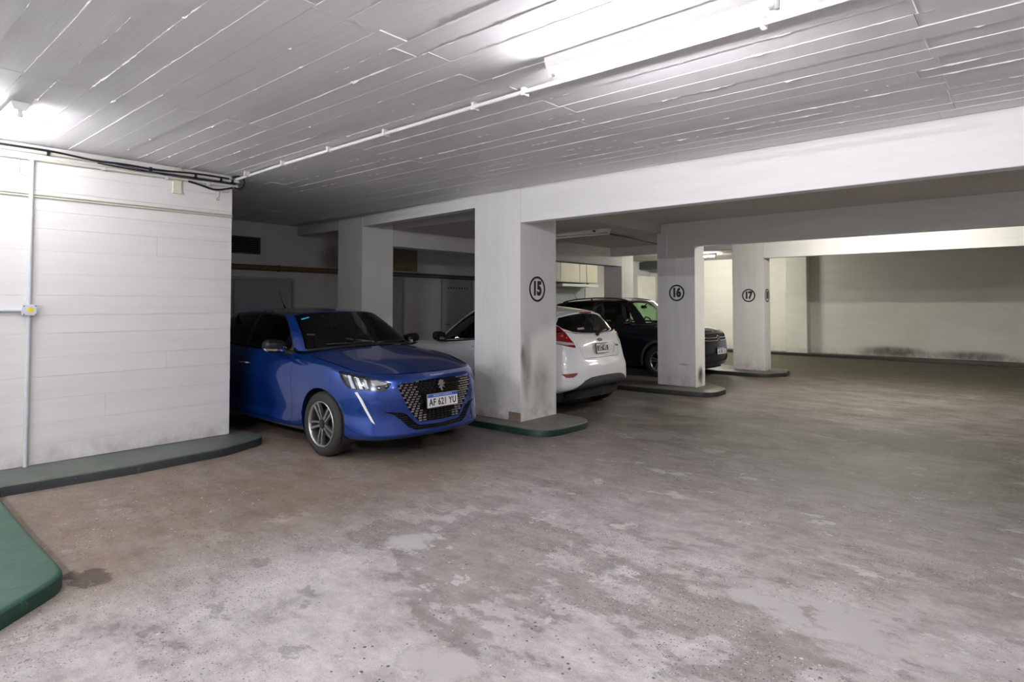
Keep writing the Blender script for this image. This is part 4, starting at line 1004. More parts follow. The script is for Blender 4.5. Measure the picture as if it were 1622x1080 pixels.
    # emblem, lettering, plate
    lion = [(-.02, .05), (0, .056), (.02, .05), (.036, .042), (.025, .03), (.03, .02), (.046, .03), (.05, .018), (.03, .004), (.02, 0), (.036, -.014), (.04, -.03), (.025, -.02), (.01, -.014), (.002, -.03), (.012, -.05), (-.004, -.056), (-.02, -.04), (-.014, -.02), (-.03, -.03), (-.042, -.016), (-.025, -.004), (-.02, .01), (-.045, 0), (-.05, .016), (-.03, .024), (-.036, .036)]
    p, nn = k.front(0, .672); bm = bmesh.new(); add_prism(bm, lion, 0, .008); bmesh.ops.recalc_face_normals(bm, faces=bm.faces[:]); bm.transform(frame_matrix(p + nn * .004, (0, 1, 0), nn)); bm_obj('lion_emblem', bm, M['chrome'], k.car)
    p, nn = k.front(0, .772); link('nose_lettering', put(text_mesh('PEUGEOT', .030, .0012, .0006, 1.5), frame_matrix(p + nn * .002, (0, 1, 0), nn)), M['chrome'], k.car)
    p, nn = k.front(0, .535); k.plate(p + Vector((.012, 0, 0)), Vector((1, 0, .06)), (0, 1, 0), .40, .130, 'AF 621 YU', 'blue_band')
    # antenna, wipers, rear-view mirror, sticker
    h = BVHTree.FromBMesh(k.sk.bm(k.sk.roof, True)).ray_cast(Vector((k.x(3.05), 0, 3)), Vector((0, 0, -1)))[0]
    bm = bmesh.new(); add_tube(bm, [h + Vector((.02, 0, -.005)), h + Vector((.0, 0, .02)), h + Vector((-.03, 0, .05)), h + Vector((-.16, 0, .25))], [.022, .012, .004, .0025], 8); bm_obj('roof_antenna', bm, M['black'], k.car, True)
    for y0, y1 in ((.10, .55), (-.52, -.02)):
        pts = []
        for i in range(6):
            y = y0 + (y1 - y0) * i / 5; p, nn = k.front(y, 1.052 - .02 * abs(y), k.gtree); pts.append(p + nn * .012)
        bm = bmesh.new(); add_tube(bm, pts, .007, 6); bm_obj('wiper', bm, M['black'], k.car, True)
    bm = bmesh.new(); add_box(bm, k.x(1.83), k.x(1.80), -.11, .11, 1.275, 1.335); bmesh.ops.bevel(bm, geom=bm.edges[:], offset=.012, segments=2, affect='EDGES'); add_tube(bm, [(k.x(1.80), 0, 1.31), (k.x(1.74), 0, 1.36)], .012, 6); bm_obj('rear_view_mirror', bm, M['black'], k.car, True, 40)
    p, nn = k.front(-.49, 1.315, k.gtree); bm = bmesh.new(); add_box(bm, -.045, .045, -.012, .012, 0, .001); bm.transform(frame_matrix(p + nn * .002, (0, 1, 0), nn)); bm_obj('windscreen_sticker', bm, M['cyan'], k.car)
build_blue()
# ------------------------------------------------------------------ the white hatchback
def build_white():
    D = WHITE; D.update(fax=.80, rax=3.29, wy=.855, floor_top=.70)
    k = CarBuild('hatchback_car', D, (-4.60 - 3.95 / 2, 7.35, 0), PI, 'white hatchback parked tail out behind the column numbered 15', 'white_paint')
    k.wheels(.30, .185, .195, .3, .335)
    rear = lambda c: c.x < k.x(3.1)
    # tail lights
    tl = [(3.40, .735, 1.20), (3.48, .72, 1.205), (3.585, .63, 1.165), (3.66, .60, 1.09), (3.74, .60, 1.01), (3.79, .575, .95), (3.815, .565, .885), (3.76, .66, .905), (3.70, .71, .925), (3.60, .77, .945), (3.44, .82, .985), (3.40, .80, 1.05)]
    pl = k.P(tl, 'rcorner')
    low = k.panel(k.body, pl, 'rcorner', rear, .003, .006); up = k.panel(k.green, pl, 'rcorner', rear, .003, .006)
    join_bm(low, up); push(low, -.006)
    wl_ = k.P([(3.30, .86, .995), (3.62, .78, .985), (3.80, .62, .955), (3.84, .56, .925), (3.75, .68, .93), (3.55, .82, .96)], 'rcorner')
    wpart = take(low, cut_inside(low, wl_, E1['rcorner']))
    a, b = k.pair(low, 'tail_light', 'red_lens'); k.pair(wpart, 'reversing_lens', 'white_lens', parents=(a, b))
    for sg, par in ((1, a), (-1, b)):
        for s, y, z, r in ((3.66, .68, 1.045, .026), (3.71, .64, 1.02, .02), (3.60, .72, 1.0, .022)):
            bm = bmesh.new(); bmesh.ops.create_uvsphere(bm, u_segments=12, v_segments=8, radius=r, matrix=Matrix.Translation((k.x(s), sg * y, z))); bm_obj('red_bulb_lens', bm, M['red_bright'], par, True)
    # rear window
    wp = [(-.01, 1.352), (.25, 1.345), (.44, 1.327), (.525, 1.297), (.62, 1.215), (.64, 1.195), (.60, 1.14), (.48, 1.095), (.33, 1.078), (.15, 1.068), (-.01, 1.066)]
    rw = k.panel(k.green, wp, 'front', rear, .0); k.both(rw, 'rear_window', 'glass_mid')
    # dark lower valance of the bumper
    vp = [(-.01, .50), (.20, .498), (.38, .488), (.50, .455), (.58, .40), (.64, .35), (.70, .30), (-.01, .30)]
    va = k.panel(k.body, vp, 'front', rear, .0); rim_in(va, .01); k.both(va, 'bumper_valance', 'grey_plastic')
    # reflectors
    rp = k.panel(k.body, [(.79, .550), (.62, .565), (.635, .535), (.68, .505), (.755, .503)], 'front', rear, .0); push(rp, -.002); rim_in(rp, .01); k.pair(rp, 'rear_reflector', 'red_lens')
    # tailgate: cut from the bumper along its lower edge, with the plate recess
    tg = [(-.01, .735), (.38, .738), (.43, .745), (.46, .79), (.50, .90), (.55, 1.0), (.60, 1.2), (-.01, 1.2)]
    t = k.panel(k.body, tg, 'front', rear, .005, .012)
    rec = take(t, cut_inside(t, [(-.01, .932), (.36, .935), (.41, .93), (.37, .86), (.33, .80), (.30, .783), (-.01, .78)], E1['front'], None))
    rt = BVHTree.FromBMesh(rec); push(rec, .016)
    rim_in(t, .016, only=lambda e: abs(e.verts[0].co.y) > 1e-4 or abs(e.verts[1].co.y) > 1e-4)
    tgo = k.both(t, 'tailgate', 'white_paint'); k.both(rec, 'plate_recess', 'white_paint', parent=tgo)
    # side: door, windows
    d1 = k.panel(k.body, k.P([(1.36, 0, 1.1), (1.33, 0, .75), (1.30, 0, .50), (1.33, 0, .30), (1.40, 0, .25), (2.36, 0, .25), (2.40, 0, .40), (2.40, 0, 1.1)], 'side'), 'side', lambda c: c.y > .5, .004, .01); rim_in(d1, .012); k.pair(d1, 'front_door', 'white_paint')
    ws = k.panel(k.green, [(-.01, 1.42), (.25, 1.412), (.44, 1.395), (.51, 1.37), (.635, .93), (.50, .945), (.28, .955), (-.01, .96)], 'front', lambda c: c.x > k.x(2.1), .0); k.both(ws, 'windscreen', 'glass_wind')
    sw = k.panel(k.green, k.P([(1.37, 0, .935), (1.55, 0, 1.08), (1.75, 0, 1.23), (1.95, 0, 1.345), (2.2, 0, 1.38), (2.38, 0, 1.382), (2.38, 0, .995), (2.0, 0, .968)], 'side'), 'side', lambda c: c.y > .45, .0); k.pair(sw, 'front_side_window', 'glass_dark')
    sw = k.panel(k.green, k.P([(2.46, 0, 1.0), (2.46, 0, 1.382), (2.8, 0, 1.37), (3.05, 0, 1.33), (3.25, 0, 1.24), (3.2, 0, 1.10), (3.0, 0, 1.05)], 'side'), 'side', lambda c: c.y > .45, .0); k.pair(sw, 'rear_side_window', 'glass_dark')
    tr_ = k.panel(k.green, k.P([(1.30, 0, .89), (1.34, 0, .94), (1.53, 0, 1.09), (1.73, 0, 1.245), (1.93, 0, 1.36), (2.2, 0, 1.395), (2.8, 0, 1.385), (3.08, 0, 1.345), (3.28, 0, 1.25), (3.22, 0, 1.08), (3.0, 0, 1.03), (2.4, 0, .975), (2.0, 0, .948), (1.37, 0, .915)], 'side'), 'side', lambda c: c.y > .45, .0); k.pair(tr_, 'window_surround', 'black')
    k.finish()
    k.cabin(1.15, 2.05, .52, 1, 2.95)
    k.side_mirror(1.50, .93, .985, 'black', 'black'); k.handle(2.22, .85, 'white_paint', .19)
    # spoiler over the rear window with the brake light
    bm = bmesh.new(); V = []
    for i in range(25):
        y = -.585 + 1.17 * i / 24; e = (abs(y) / .585)**3
        xs = k.x(3.40 - .04 * e); zt = 1.405 - .055 * (y / .585)**2 - .02 * e; dep = .20 - .07 * e
        V.append([bm.verts.new(q) for q in ((xs + .14, y, zt + .002), (xs - dep * .5, y, zt - .018), (xs - dep + .02, y, zt - .045), (xs - dep + .02, y, zt - .062), (xs - dep * .4, y, zt - .065), (xs + .14, y, zt - .05))])
    for i in range(24):
        for j in range(6): bm.faces.new((V[i][j], V[i + 1][j], V[i + 1][(j + 1) % 6], V[i][(j + 1) % 6]))
    bm.faces.new(V[0]); bm.faces.new(V[-1][::-1]); bmesh.ops.recalc_face_normals(bm, faces=bm.faces[:])
    sp = bm_obj('roof_spoiler', bm, M['white_paint'], k.car, True, 40)
    box('brake_light', k.x(3.40) - .186, k.x(3.40) - .17, -.14, .14, 1.345, 1.362, M['red_lens'], sp)
    # wiper, emblem, badge, plate, stickers
    p0, n0 = k.rear(0, 1.045); bm = bmesh.new(); add_tube(bm, [p0 + n0 * .0, p0 + n0 * .03], .028, 12); h1, n1 = k.rear(-.30, 1.10, k.gtree)
    add_tube(bm, [p0 + n0 * .025, p0 + n0 * .03 + Vector((0, -.1, .025)), h1 + n1 * .01], .009, 6); bm_obj('rear_wiper', bm, M['black'], k.car, True)
    p, nn = k.rear(0, .975); bm = bmesh.new(); pts = [(.058 * math.cos(a), .024 * math.sin(a)) for a in [2 * PI * i / 28 for i in range(28)]]; add_prism(bm, pts, 0, .008); bm.transform(frame_matrix(p + nn * .001, (0, -1, 0), nn)); e = bm_obj('oval_emblem', bm, M['emblem_blue'], k.car)
    link('emblem_script', put(text_mesh('Ford', .028, .001, .0004, 1.0, shear=.3), frame_matrix(p + nn * .010, (0, -1, 0), nn)), M['chrome'], e)
    p, nn = k.rear(-.44, .885); link('model_badge', put(text_mesh('Fiesta', .042, .0015, .0010, 1.0, shear=.2), frame_matrix(p + nn * .002, (0, -1, 0), nn)), M['grey_plastic'], k.car)
    h = rt.ray_cast(Vector((-6, .03, .86)), Vector((1, 0, 0)))
    k.plate(h[0] + Vector((-.004, -.03, 0)), Vector((-1, 0, .14)), (0, -1, 0), .294, .129, 'LKT 492', 'black_field')
    for y, z, w_ in ((.30, 1.135, .07), (-.50, 1.13, .05)):
        p, nn = k.rear(y, z, k.gtree); bm = bmesh.new(); add_box(bm, -w_, w_, -.014, .014, 0, .001); bm.transform(frame_matrix(p + nn * .002, (0, -1, 0), nn)); bm_obj('window_sticker', bm, M['white_lens'], k.car)
build_white()
# ------------------------------------------------------------------ the dark crossover
def build_suv():
    D = SUV; D.update(fax=.88, rax=3.48, wy=.872, floor_top=.80)
    k = CarBuild('crossover_car', D, (-4.90 - 4.16 / 2, 12.02, 0), 0, 'dark grey-blue crossover with roof rails parked behind the column numbered 16', 'dark_paint')
    k.wheels(.332, .205, .205, .1, .375)
    regf = lambda c: c.x > k.x(.9)
    # wide split grille with two chrome lines that fold into a chevron
    up = k.panel(k.body, [(-.01, .885), (.50, .872), (.56, .86), (.54, .80), (.40, .755), (-.01, .745)], 'front', regf, .0)
    b2 = up.copy(); push(b2, .02); k.both(b2, 'grille', 'black'); wf = up.faces[:]; rim_in(up, .02, only=lambda e: abs(e.verts[0].co.y) > 1e-4 or abs(e.verts[1].co.y) > 1e-4); bmesh.ops.delete(up, geom=wf, context='FACES_ONLY'); k.both(up, 'grille_surround', 'black_gloss')
    for dz in (0, -.055):
        bm = bmesh.new()
        for sg in (1, -1):
            pts = []
            for y in (.56, .42, .28, .13, .07, .0):
                z = .80 + dz + (.02 if y > .5 else 0) + (.045 if y < .01 else (.0 if y > .1 else .0)); p, nn = k.front(sg * y, z); pts.append(p + nn * .006)
            add_tube(bm, pts, .009, 6)
        bm_obj('grille_chevron_bar', bm, M['chrome'], k.car, True)
    lo = k.panel(k.body, [(-.01, .46), (.52, .455), (.60, .40), (.50, .33), (-.01, .32)], 'front', regf, .0)
    push(lo, .02); k.both(lo, 'lower_intake', 'black')
    hl = k.P([(.13, .55, .86), (.30, .745, .875), (.48, .80, .90), (.50, .82, .85), (.40, .835, .80), (.22, .735, .785), (.13, .60, .79)], 'corner')
    ln = k.panel(k.body, hl, 'corner', regf, .003); hb = ln.copy(); push(hb, .03); a, b = k.pair(ln, 'headlight', 'clear'); k.pair(hb, 'lamp_housing', 'lamp_inner', parents=(a, b))
    # doors and arches
    d1 = k.panel(k.body, k.P([(1.42, 0, 1.2), (1.39, 0, .85), (1.36, 0, .55), (1.40, 0, .33), (1.46, 0, .28), (2.46, 0, .28), (2.50, 0, .42), (2.50, 0, 1.2)], 'side'), 'side', lambda c: c.y > .5, .004, .01); rim_in(d1, .012); k.pair(d1, 'front_door', 'dark_paint')
    d2 = k.panel(k.body, k.P([(2.505, 0, 1.2), (2.505, 0, .42), (2.48, 0, .28), (3.0, 0, .28), (3.06, 0, .45), (3.2, 0, .68), (3.45, 0, .82), (3.55, 0, 1.2)], 'side'), 'side', lambda c: c.y > .5, .004, .01); rim_in(d2, .012); k.pair(d2, 'rear_door', 'dark_paint')
    for s in (k.D['fax'], k.D['rax']):
        for sg in (1, -1):
            bm = bmesh.new(); n = 30; A = []
            for i in range(n + 1):
                t = math.radians(-12) + math.radians(204) * i / n; row = []
                for r, dy in ((.372, .0), (.374, .014), (.40, .016), (.425, .002)):
                    xx, zz = k.x(s) + r * math.cos(t), .332 + r * math.sin(t); h = k.tree.ray_cast(Vector((xx, sg * 3, max(zz, .24))), Vector((0, -sg, 0)))
                    yy = (abs(h[0].y) if h[0] is not None else .86); row.append(bm.verts.new((xx, sg * (yy + dy), zz)))
                A.append(row)
            for i in range(n):
                for j in range(3): bm.faces.new((A[i][j], A[i + 1][j], A[i + 1][j + 1], A[i][j + 1]))
            bmesh.ops.recalc_face_normals(bm, faces=bm.faces[:]); bm_obj('wheel_arch_trim', bm, M['grey_plastic'], k.car, True)
    # glass
    ws = k.panel(k.green, [(-.01, 1.535), (.25, 1.53), (.45, 1.51), (.53, 1.485), (.645, 1.09), (.50, 1.10), (.28, 1.115), (-.01, 1.12)], 'front', lambda c: c.x > k.x(1.95), .0); k.both(ws, 'windscreen', 'glass_green')
    sw = k.panel(k.green, k.P([(1.50, 0, 1.10), (1.62, 0, 1.27), (1.77, 0, 1.43), (1.90, 0, 1.485), (2.2, 0, 1.505), (2.46, 0, 1.51), (2.46, 0, 1.10)], 'side'), 'side', lambda c: c.y > .45, .0); k.pair(sw, 'front_side_window', 'glass_green')
    sw = k.panel(k.green, k.P([(2.55, 0, 1.10), (2.55, 0, 1.51), (3.0, 0, 1.50), (3.3, 0, 1.46), (3.42, 0, 1.32), (3.38, 0, 1.14)], 'side'), 'side', lambda c: c.y > .45, .0); k.pair(sw, 'rear_side_window', 'glass_dark')
    tr_ = k.panel(k.green, k.P([(1.42, 0, 1.05), (1.57, 0, 1.27), (1.73, 0, 1.45), (1.87, 0, 1.505), (2.2, 0, 1.525), (3.0, 0, 1.52), (3.34, 0, 1.475), (3.48, 0, 1.32), (3.44, 0, 1.05)], 'side'), 'side', lambda c: c.y > .45, .0); k.pair(tr_, 'window_surround', 'black_gloss')
    rw = k.panel(k.green, [(-.01, 1.455), (.40, 1.44), (.54, 1.22), (.50, 1.16), (-.01, 1.15)], 'front', lambda c: c.x < k.x(3.4), .0); k.both(rw, 'rear_window', 'glass_mid')
    k.finish('black_gloss')
    k.cabin(1.25, 2.2, .60, 1, 3.05)
    k.side_mirror(1.56, .935, 1.12, 'black_gloss', 'chrome'); k.handle(2.38, .92, 'chrome', .19)
    bm = bmesh.new(); add_box(bm, k.x(1.70), k.x(1.67), -.12, .12, 1.375, 1.445); bmesh.ops.bevel(bm, geom=bm.edges[:], offset=.012, segments=2, affect='EDGES'); add_tube(bm, [(k.x(1.67), 0, 1.43), (k.x(1.60), 0, 1.50)], .012, 6); add_tube(bm, [(k.x(1.685), 0, 1.375), (k.x(1.685), 0.005, 1.31)], .004, 5); bm_obj('rear_view_mirror', bm, M['black'], k.car, True, 40)
    roof = BVHTree.FromBMesh(k.sk.bm(k.sk.roof, True))
    for sg in (1, -1):
        def rz(s, y): return roof.ray_cast(Vector((k.x(s), sg * y, 3)), Vector((0, 0, -1)))[0]
        pts = []; rr = []
        for s, dz in ((1.78, .004), (1.86, .022), (2.1, .032), (2.6, .034), (3.1, .032), (3.4, .022), (3.48, .004)):
            h = rz(s, .52); pts.append(h + Vector((0, 0, dz))); rr.append(.014)
        bm = bmesh.new(); add_tube(bm, pts, rr, 8)
        for s in (1.92, 2.7, 3.36):
            h = rz(s, .52); add_tube(bm, [h + Vector((0, 0, -.005)), h + Vector((0, 0, .030))], [.02, .013], 8)
        bm_obj('roof_rail', bm, M['black'], k.car, True)
    h = roof.ray_cast(Vector((k.x(3.45), 0, 3)), Vector((0, 0, -1)))[0]
    bm = bmesh.new(); add_tube(bm, [h + Vector((.03, 0, -.005)), h + Vector((-.01, 0, .02)), h + Vector((-.10, 0, .20))], [.02, .006, .0025], 8); bm_obj('roof_antenna', bm, M['black'], k.car, True)
    p, nn = k.front(.06, .545); k.plate(Vector((p.x + .012, .06, .545)), Vector((1, 0, .05)), (0, 1, 0), .42, .130, 'AE 082 ZL', 'blue_band')
build_suv()
# ------------------------------------------------------------------ lamps
def fluorescent(x0, x1, y, label, lit, colour, strength, group=None, zc=ZC, conduit=True):
    L = x1 - x0; t = empty('fluorescent_fixture', ((x0 + x1) / 2, y, zc)); tag(t, label, 'ceiling light', group)
    bm = bmesh.new(); prof = [(-.05, 0), (-.05, -.022), (-.032, -.058), (.032, -.058), (.05, -.022), (.05, 0)]
    A = [[bm.verts.new((sx * L / 2, a, b)) for a, b in prof] for sx in (-1, 1)]
    for i in range(6): bm.faces.new((A[0][i], A[0][(i + 1) % 6], A[1][(i + 1) % 6], A[1][i]))
    bm.faces.new(A[0]); bm.faces.new(A[1][::-1]); bmesh.ops.recalc_face_normals(bm, faces=bm.faces[:]); bm_obj('batten_body', bm, MENAM, t)
    for sx in (-1, 1):
        bm = bmesh.new(); add_box(bm, sx * (L / 2 - .012) - .010, sx * (L / 2 - .012) + .010, -.014, .014, -.106, -.056); bmesh.ops.bevel(bm, geom=bm.edges[:], offset=.004, segments=2, affect='EDGES'); bm_obj('lamp_holder', bm, MENAM, t)
    mat = emit('tube_glow_' + str(len(bpy.data.materials)), colour, strength) if lit else MENAM
    bm = bmesh.new(); add_tube(bm, [(-L / 2 + .045, 0, -.086), (L / 2 - .045, 0, -.086)], .0145, 14); bmesh.ops.recalc_face_normals(bm, faces=bm.faces[:]); bm_obj('tube', bm, mat, t, True, 40)
    for sx in (-1, 1):
        bm = bmesh.new(); add_tube(bm, [(sx * (L / 2 - .048), 0, -.086), (sx * (L / 2 - .02), 0, -.086)], .0148, 12); bm_obj('tube_cap', bm, MPIPE, t, True, 40)
    return t
LG = 'fluorescent battens on the garage ceiling'
fluorescent(-2.10, -0.84, 2.755, 'lit white fluorescent batten on the ceiling at the upper right', True, COOL, TUBE_MAIN, LG)
fluorescent(-6.55, -5.29, 0.945, 'lit fluorescent batten at the left edge above the white wall', True, COOL, TUBE_LEFT, LG)
fluorescent(-2.10, -0.84, -1.9, 'added unseen fluorescent batten behind the camera, filling the aisle with light', True, COOL, 360.0, LG)  # fill lamp added out of view to brighten the aisle and ceiling
fluorescent(0.25, 1.51, 2.755, 'added unseen fluorescent batten right of the frame, fill light for ceiling and beam', True, COOL, 55.0, LG)  # added out of view to lift the right end of ceiling and beam
fluorescent(-5.2, -3.94, -1.9, 'added unseen fluorescent batten behind the camera, fill light over the green island', True, COOL, 280.0, LG)  # another added fill lamp, never in view
fluorescent(-6.42, -5.30, 8.55, 'unlit fluorescent batten on the dark ceiling above the white car', False, COOL, 0, LG, 2.707)
fluorescent(-2.6, -1.34, 10.95, 'fluorescent batten hidden behind the beam of column 16, lighting the cream beam', True, WARM, TUBE_BAY, LG)
fluorescent(-8.0, -6.74, 16.35, 'small lit fluorescent batten seen between the columns 16 and 17', True, WARM, TUBE_FAR, LG)

# ------------------------------------------------------------------ conduits and cables
def pipe(name, pts, r, mat, label, cat='pipe', clips=(), clip_mat=None, group=None):
    o = tag(tube(name, pts, r, mat), label, cat, group)
    for p, d in clips:
        bm = bmesh.new(); d = Vector(d).normalized(); p = Vector(p); add_tube(bm, [p - d * .012, p + d * .012], r * 1.28, 10); bm_obj('clip', bm, clip_mat or mat, o, True, 40)
    return o
p = pipe('ceiling_conduit', [(-6.66, 3.06, 2.835), (-5.5, 3.03, 2.84), (-2.4, 3.0, 2.842), (2.05, 3.03, 2.84)], .0145, MPIPEW, 'white conduit running across the ceiling beside the lit batten')
for x in (-6.3, -5.55, -4.75, -3.95, -2.95, -2.5, -1.0, .2):
    box('clip', x - .012, x + .012, 2.99, 3.045, 2.82, 2.875, MPIPEW, p)
XW = -6.605
MPW2 = simple('cream_white_conduit', (0.60, 0.575, 0.50), 0.5, noise=0.12, nscale=15)
pipe('wall_conduit', [(XW - .005, .2, 2.802), (XW, 2.4, 2.803), (XW, 3.075, 2.806)], .016, MPW2, 'upper white conduit under the ceiling of the left wall', 'pipe', [((XW, y, 2.803), (0, 1, 0)) for y in (1.38, 2.2, 2.62, 2.88, 3.0)], MCAB)
pipe('wall_conduit', [(XW - .005, .2, 2.732), (XW, 2.4, 2.748), (XW, 3.06, 2.752)], .016, MPW2, 'lower white conduit under the ceiling of the left wall', 'pipe', [((XW, y, 2.74), (0, 1, 0)) for y in (1.25, 1.8, 2.35, 2.75, 2.98)], MPIPE)
pipe('wall_conduit', [(-6.620, .2, 2.434), (-6.620, 3.012, 2.438)], .008, MPW2, 'thin double conduit crossing the left wall at lintel height, upper tube')
pipe('wall_conduit', [(-6.620, .2, 2.412), (-6.620, 3.016, 2.416)], .008, MPW2, 'thin double conduit crossing the left wall at lintel height, lower tube')
pipe('wall_conduit', [(-6.613, 1.27, .083), (-6.613, 1.27, 1.38)], .017, MPIPE, 'grey vertical conduit below the junction box on the left wall', 'pipe', [((-6.613, 1.27, .55), (0, 0, 1))])
pipe('wall_conduit', [(-6.613, 1.27, 1.47), (-6.613, 1.27, 2.70), (-6.61, 1.27, 2.73)], .017, MPIPE, 'grey vertical conduit above the junction box on the left wall', 'pipe', [((-6.613, 1.27, 2.25), (0, 0, 1))])
pipe('wall_conduit', [(-6.613, .2, 1.424), (-6.613, 1.22, 1.424)], .017, MPIPE, 'grey horizontal conduit entering the junction box from the left')
pipe('wall_conduit', [(-6.622, 1.18, 2.72), (-6.622, 1.18, 2.60), (-6.622, 1.25, 2.592)], .007, MPIPEW, 'small white bent conduit beside the vertical conduit')
jb = empty('junction_box', (-6.632, 1.27, 1.424)); tag(jb, 'small grey junction box with a round yellow sticker on the left wall', 'junction box')
bm = bmesh.new(); add_box(bm, 0, .052, -.052, .052, -.048, .048); bmesh.ops.bevel(bm, geom=bm.edges[:], offset=.006, segments=2, affect='EDGES'); bm_obj('box_body', bm, MPIPE, jb)
bm = bmesh.new(); add_box(bm, .050, .060, -.050, .050, -.046, .046); bmesh.ops.bevel(bm, geom=bm.edges[:], offset=.004, segments=2, affect='EDGES'); lid = bm_obj('lid', bm, MPIPE, jb)
bm = bmesh.new(); add_prism(bm, [(.021 * math.cos(2 * PI * i / 24), .021 * math.sin(2 * PI * i / 24)) for i in range(24)], 0, .001); bm.transform(frame_matrix((.0602, 0.005, .004), (0, 1, 0), (1, 0, 0))); bm_obj('yellow_sticker', bm, simple('yellow_sticker', (0.85, 0.66, 0.02), .5), jb)
for yy in (-.04, .04):
    for zz in (-.036, .036):
        bm = bmesh.new(); add_tube(bm, [(.058, yy, zz), (.062, yy, zz)], .005, 8); bm_obj('screw', bm, MDPIPE, jb)
tr = empty('cable_trunking', (-6.632, 2.455, 2.61)); tag(tr, 'short cream vertical trunking behind the conduits on the left wall', 'trunking')
bm = bmesh.new(); add_box(bm, 0, .014, -.042, .042, 0, .255); bmesh.ops.bevel(bm, geom=bm.edges[:], offset=.003, segments=1, affect='EDGES'); bm_obj('trunking_cover', bm, MCREAM, tr)
bm = bmesh.new(); add_box(bm, .0, .02, -.045, .045, -.012, .012); bm_obj('end_cap', bm, MCREAM, tr)
def cable(pts, r, label, mat=None):
    P_ = np.array(pts, float); t = chord(P_); q = cspline(t, P_, np.linspace(0, t[-1], 60)); return tag(tube('cable', [tuple(a) for a in q], r, mat or MCAB, seg=6), label, 'cable')
cable([(XW + .012, .3, 2.828), (XW + .012, 1.2, 2.826), (XW + .015, 1.45, 2.822), (XW + .02, 1.75, 2.80), (XW + .02, 1.95, 2.806), (XW + .02, 2.2, 2.80), (XW + .018, 2.6, 2.822), (XW + .018, 2.96, 2.822)], .010, 'thick black cable draped along the upper conduit of the left wall')
cable([(XW + .018, 1.75, 2.782), (XW + .018, 2.0, 2.772), (XW + .018, 2.4, 2.776), (XW + .018, 2.8, 2.776), (XW + .018, 3.04, 2.778)], .006, 'thin black cable between the two conduits of the left wall')
cable([(XW + .045, 1.78, 2.80), (XW + .045, 2.0, 2.785), (XW + .04, 2.3, 2.762), (XW + .04, 2.7, 2.764), (XW + .04, 3.02, 2.764)], .004, 'thin dark blue cable looping down to the lower conduit of the left wall', simple('blue_cable', (0.01, 0.03, 0.10), .5))
cable([(XW + .01, 2.55, 2.735), (XW + .02, 2.72, 2.70), (XW + .02, 2.80, 2.685), (XW + .02, 2.9, 2.70), (XW + .015, 3.0, 2.73)], .011, 'black cable bundle sagging under the lower conduit near the wall end')
cable([(XW + .03, 3.0, 2.845), (XW + .04, 3.06, 2.86), (XW + .03, 3.12, 2.835), (XW + .02, 3.12, 2.77), (XW + .015, 3.07, 2.73), (XW + .01, 3.02, 2.74)], .008, 'black cable loop around the end of the left wall conduits')
cable([(XW + .015, 2.86, 2.70), (XW + .02, 2.865, 2.65), (XW + .02, 2.85, 2.605), (XW + .02, 2.835, 2.59), (XW + .02, 2.845, 2.575), (XW + .02, 2.862, 2.60)], .003, 'thin reddish loose wire hanging near the end of the left wall', simple('red_wire', (0.30, 0.12, 0.08), .5))
# unlit bay conduit
pipe('ceiling_conduit', [(-5.55, 8.45, 2.675), (-5.62, 9.6, 2.675), (-5.75, 11.2, 2.66)], .014, MDPIPE, 'dark conduit under the ceiling beside the unlit batten')

# ------------------------------------------------------------------ back of the garage
XB = -10.12
def door(n, y0, y1, z1, leaves, vents, label):
    o = struct(empty('door_%d' % n, (XB, (y0 + y1) / 2, 0)), label, 'door'); W = y1 - y0
    for a, b_, c, d in ((-W / 2 - .05, -W / 2, 0, z1 + .05), (W / 2, W / 2 + .05, 0, z1 + .05), (-W / 2, W / 2, z1, z1 + .05)):
        bm = bmesh.new(); add_box(bm, 0, .04, a, b_, c, d); bm_obj('door_frame', bm, MDOOR, o)
    for i in range(leaves):
        a = -W / 2 + W * i / leaves + .004; b_ = -W / 2 + W * (i + 1) / leaves - .004
        bm = bmesh.new(); add_box(bm, .0, .03, a, b_, .03, z1 - .004); bmesh.ops.bevel(bm, geom=bm.edges[:], offset=.003, segments=1, affect='EDGES'); lf = bm_obj('door_leaf', bm, MDOOR, o)
        if vents:
            for k_ in range(8):
                yy = a + .14 + (b_ - a - .28) * k_ / 7; bm = bmesh.new(); add_tube(bm, [(.028, yy, z1 - .14), (.0315, yy, z1 - .14)], .020, 10); bm_obj('vent_hole', bm, MDARK, lf)
        bm = bmesh.new(); yy = a + .06; add_tube(bm, [(.03, yy, 1.02), (.07, yy, 1.02), (.07, yy + .1, 1.02)], .009, 8); bm_obj('handle', bm, MDPIPE, lf)
    return o
door(1, 3.60, 5.68, 1.885, 2, False, 'grey double door behind the blue hatchback')
door(2, 7.30, 8.18, 1.99, 1, False, 'narrow grey door half hidden by the rear column')
door(3, 9.33, 10.22, 1.975, 1, True, 'grey metal door with a row of vent holes behind the white car')
door(4, 13.50, 14.90, 1.90, 1, False, 'pale door under the hanging cabinet')
pipe('wall_pipe', [(XB + .07, 3.0, 2.10), (XB + .07, 6.9, 2.09)], .048, MBROWN, 'thick brown pipe along the back wall above the double door', 'pipe', [((XB + .07, y, 2.095), (0, 1, 0)) for y in (3.9, 5.4, 6.6)])
pipe('wall_pipe', [(XB + .05, 6.9, 2.115), (XB + .05, 10.6, 2.10)], .024, MDPIPE, 'upper dark pipe on the back wall behind the white car')
pipe('wall_pipe', [(XB + .05, 6.9, 2.06), (XB + .05, 10.6, 2.05)], .018, MDPIPE, 'lower dark pipe on the back wall behind the white car')
vt = empty('wall_vent', (XB, 4.67, 2.465)); tag(vt, 'dark rectangular louvred vent high on the back wall', 'vent')
bm = bmesh.new(); add_box(bm, 0, .01, -.40, .40, -.13, .13); bm_obj('vent_back', bm, MDARK, vt)
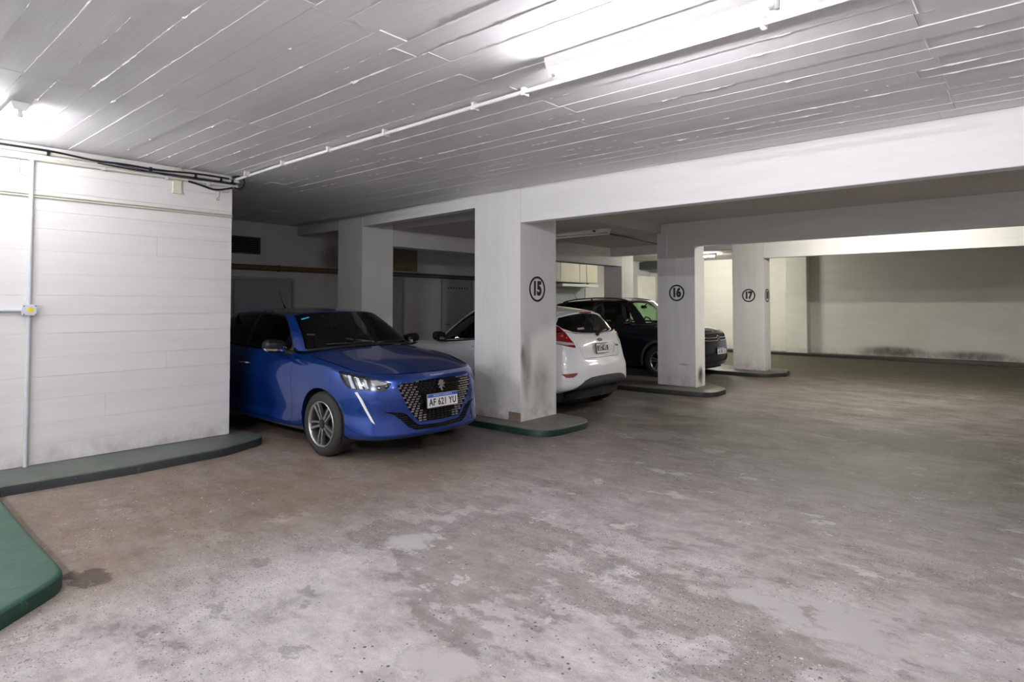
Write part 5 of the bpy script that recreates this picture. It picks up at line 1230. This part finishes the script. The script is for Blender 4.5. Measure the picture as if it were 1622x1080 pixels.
for a, b_, c, d in ((-.42, .42, .125, .145), (-.42, .42, -.145, -.125), (-.42, -.40, -.125, .125), (.40, .42, -.125, .125)):
    bm = bmesh.new(); add_box(bm, 0, .03, a, b_, c, d); bm_obj('vent_frame', bm, MLOUV, vt)
for i in range(7):
    bm = bmesh.new(); v_ = add_box(bm, .008, .026, -.40, .40, -.118 + i * .035, -.112 + i * .035)
    for q in v_:
        if q.co.x > .02: q.co.z -= .012
    bm_obj('louvre', bm, MLOUV, vt)
tag(box('mould_patch', XB, XB + .012, 7.95, 8.58, 2.16, 2.62, MMOULD), 'brown mould patch on the back wall above the dark pipes, laid on as a thin plate', 'board')  # stain on the wall itself, added as a thin plate
# hanging cabinet
cb = empty('hanging_cabinet', (XB, 13.5, 2.06)); tag(cb, 'cream hanging cupboard with two doors on the back wall above the crossover', 'cabinet')
MCRM = simple('cream_cupboard', (0.66, 0.62, 0.47), .5, noise=.1, nscale=5)
bm = bmesh.new(); add_box(bm, 0, .50, -1.3, 1.33, 0, .56); bm_obj('cupboard_body', bm, MCRM, cb)
for a, b_ in ((-1.29, -.46), (-.45, .435), (.445, 1.32)):
    bm = bmesh.new(); add_box(bm, .50, .522, a, b_, .01, .55); bmesh.ops.bevel(bm, geom=bm.edges[:], offset=.004, segments=1, affect='EDGES'); bm_obj('cupboard_door', bm, MCRM, cb)
bm = bmesh.new(); add_box(bm, .0, .56, -.42, 1.32, -.11, -.045); bm_obj('lower_lip', bm, MENAM, cb)
for yy in (-.35, 1.25):
    bm = bmesh.new(); add_box(bm, .2, .24, yy, yy + .03, -.05, .005); bm_obj('bracket', bm, MDPIPE, cb)
cable([(-9.35, 13.92, 2.86), (-9.36, 13.92, 2.4), (-9.35, 13.93, 2.0)], .006, 'thin dark cord hanging in front of the cream cupboard')
# far corner: masonry block, dark box added above for the dark opening
tag(box('masonry_block', -10.118, -9.75, 17.4, 18.60, 0, 2.38, MWC, bevel=.01), 'cream masonry block in the far corner beyond the rear column', 'block')
gap_box = empty('dark_gap_box', (-10.0, 18.35, 2.52)); tag(gap_box, 'dark box added in place of the dark opening above the masonry block in the far corner', 'dark opening')
bm = bmesh.new(); add_box(bm, -.1, .7, -.2, .25, .10, .33); bm_obj('gap_box_body', bm, MLOUV, gap_box)
bm = bmesh.new(); add_box(bm, .70, .73, -.23, .28, .07, .345); bm_obj('gap_box_rim', bm, MDPIPE, gap_box)
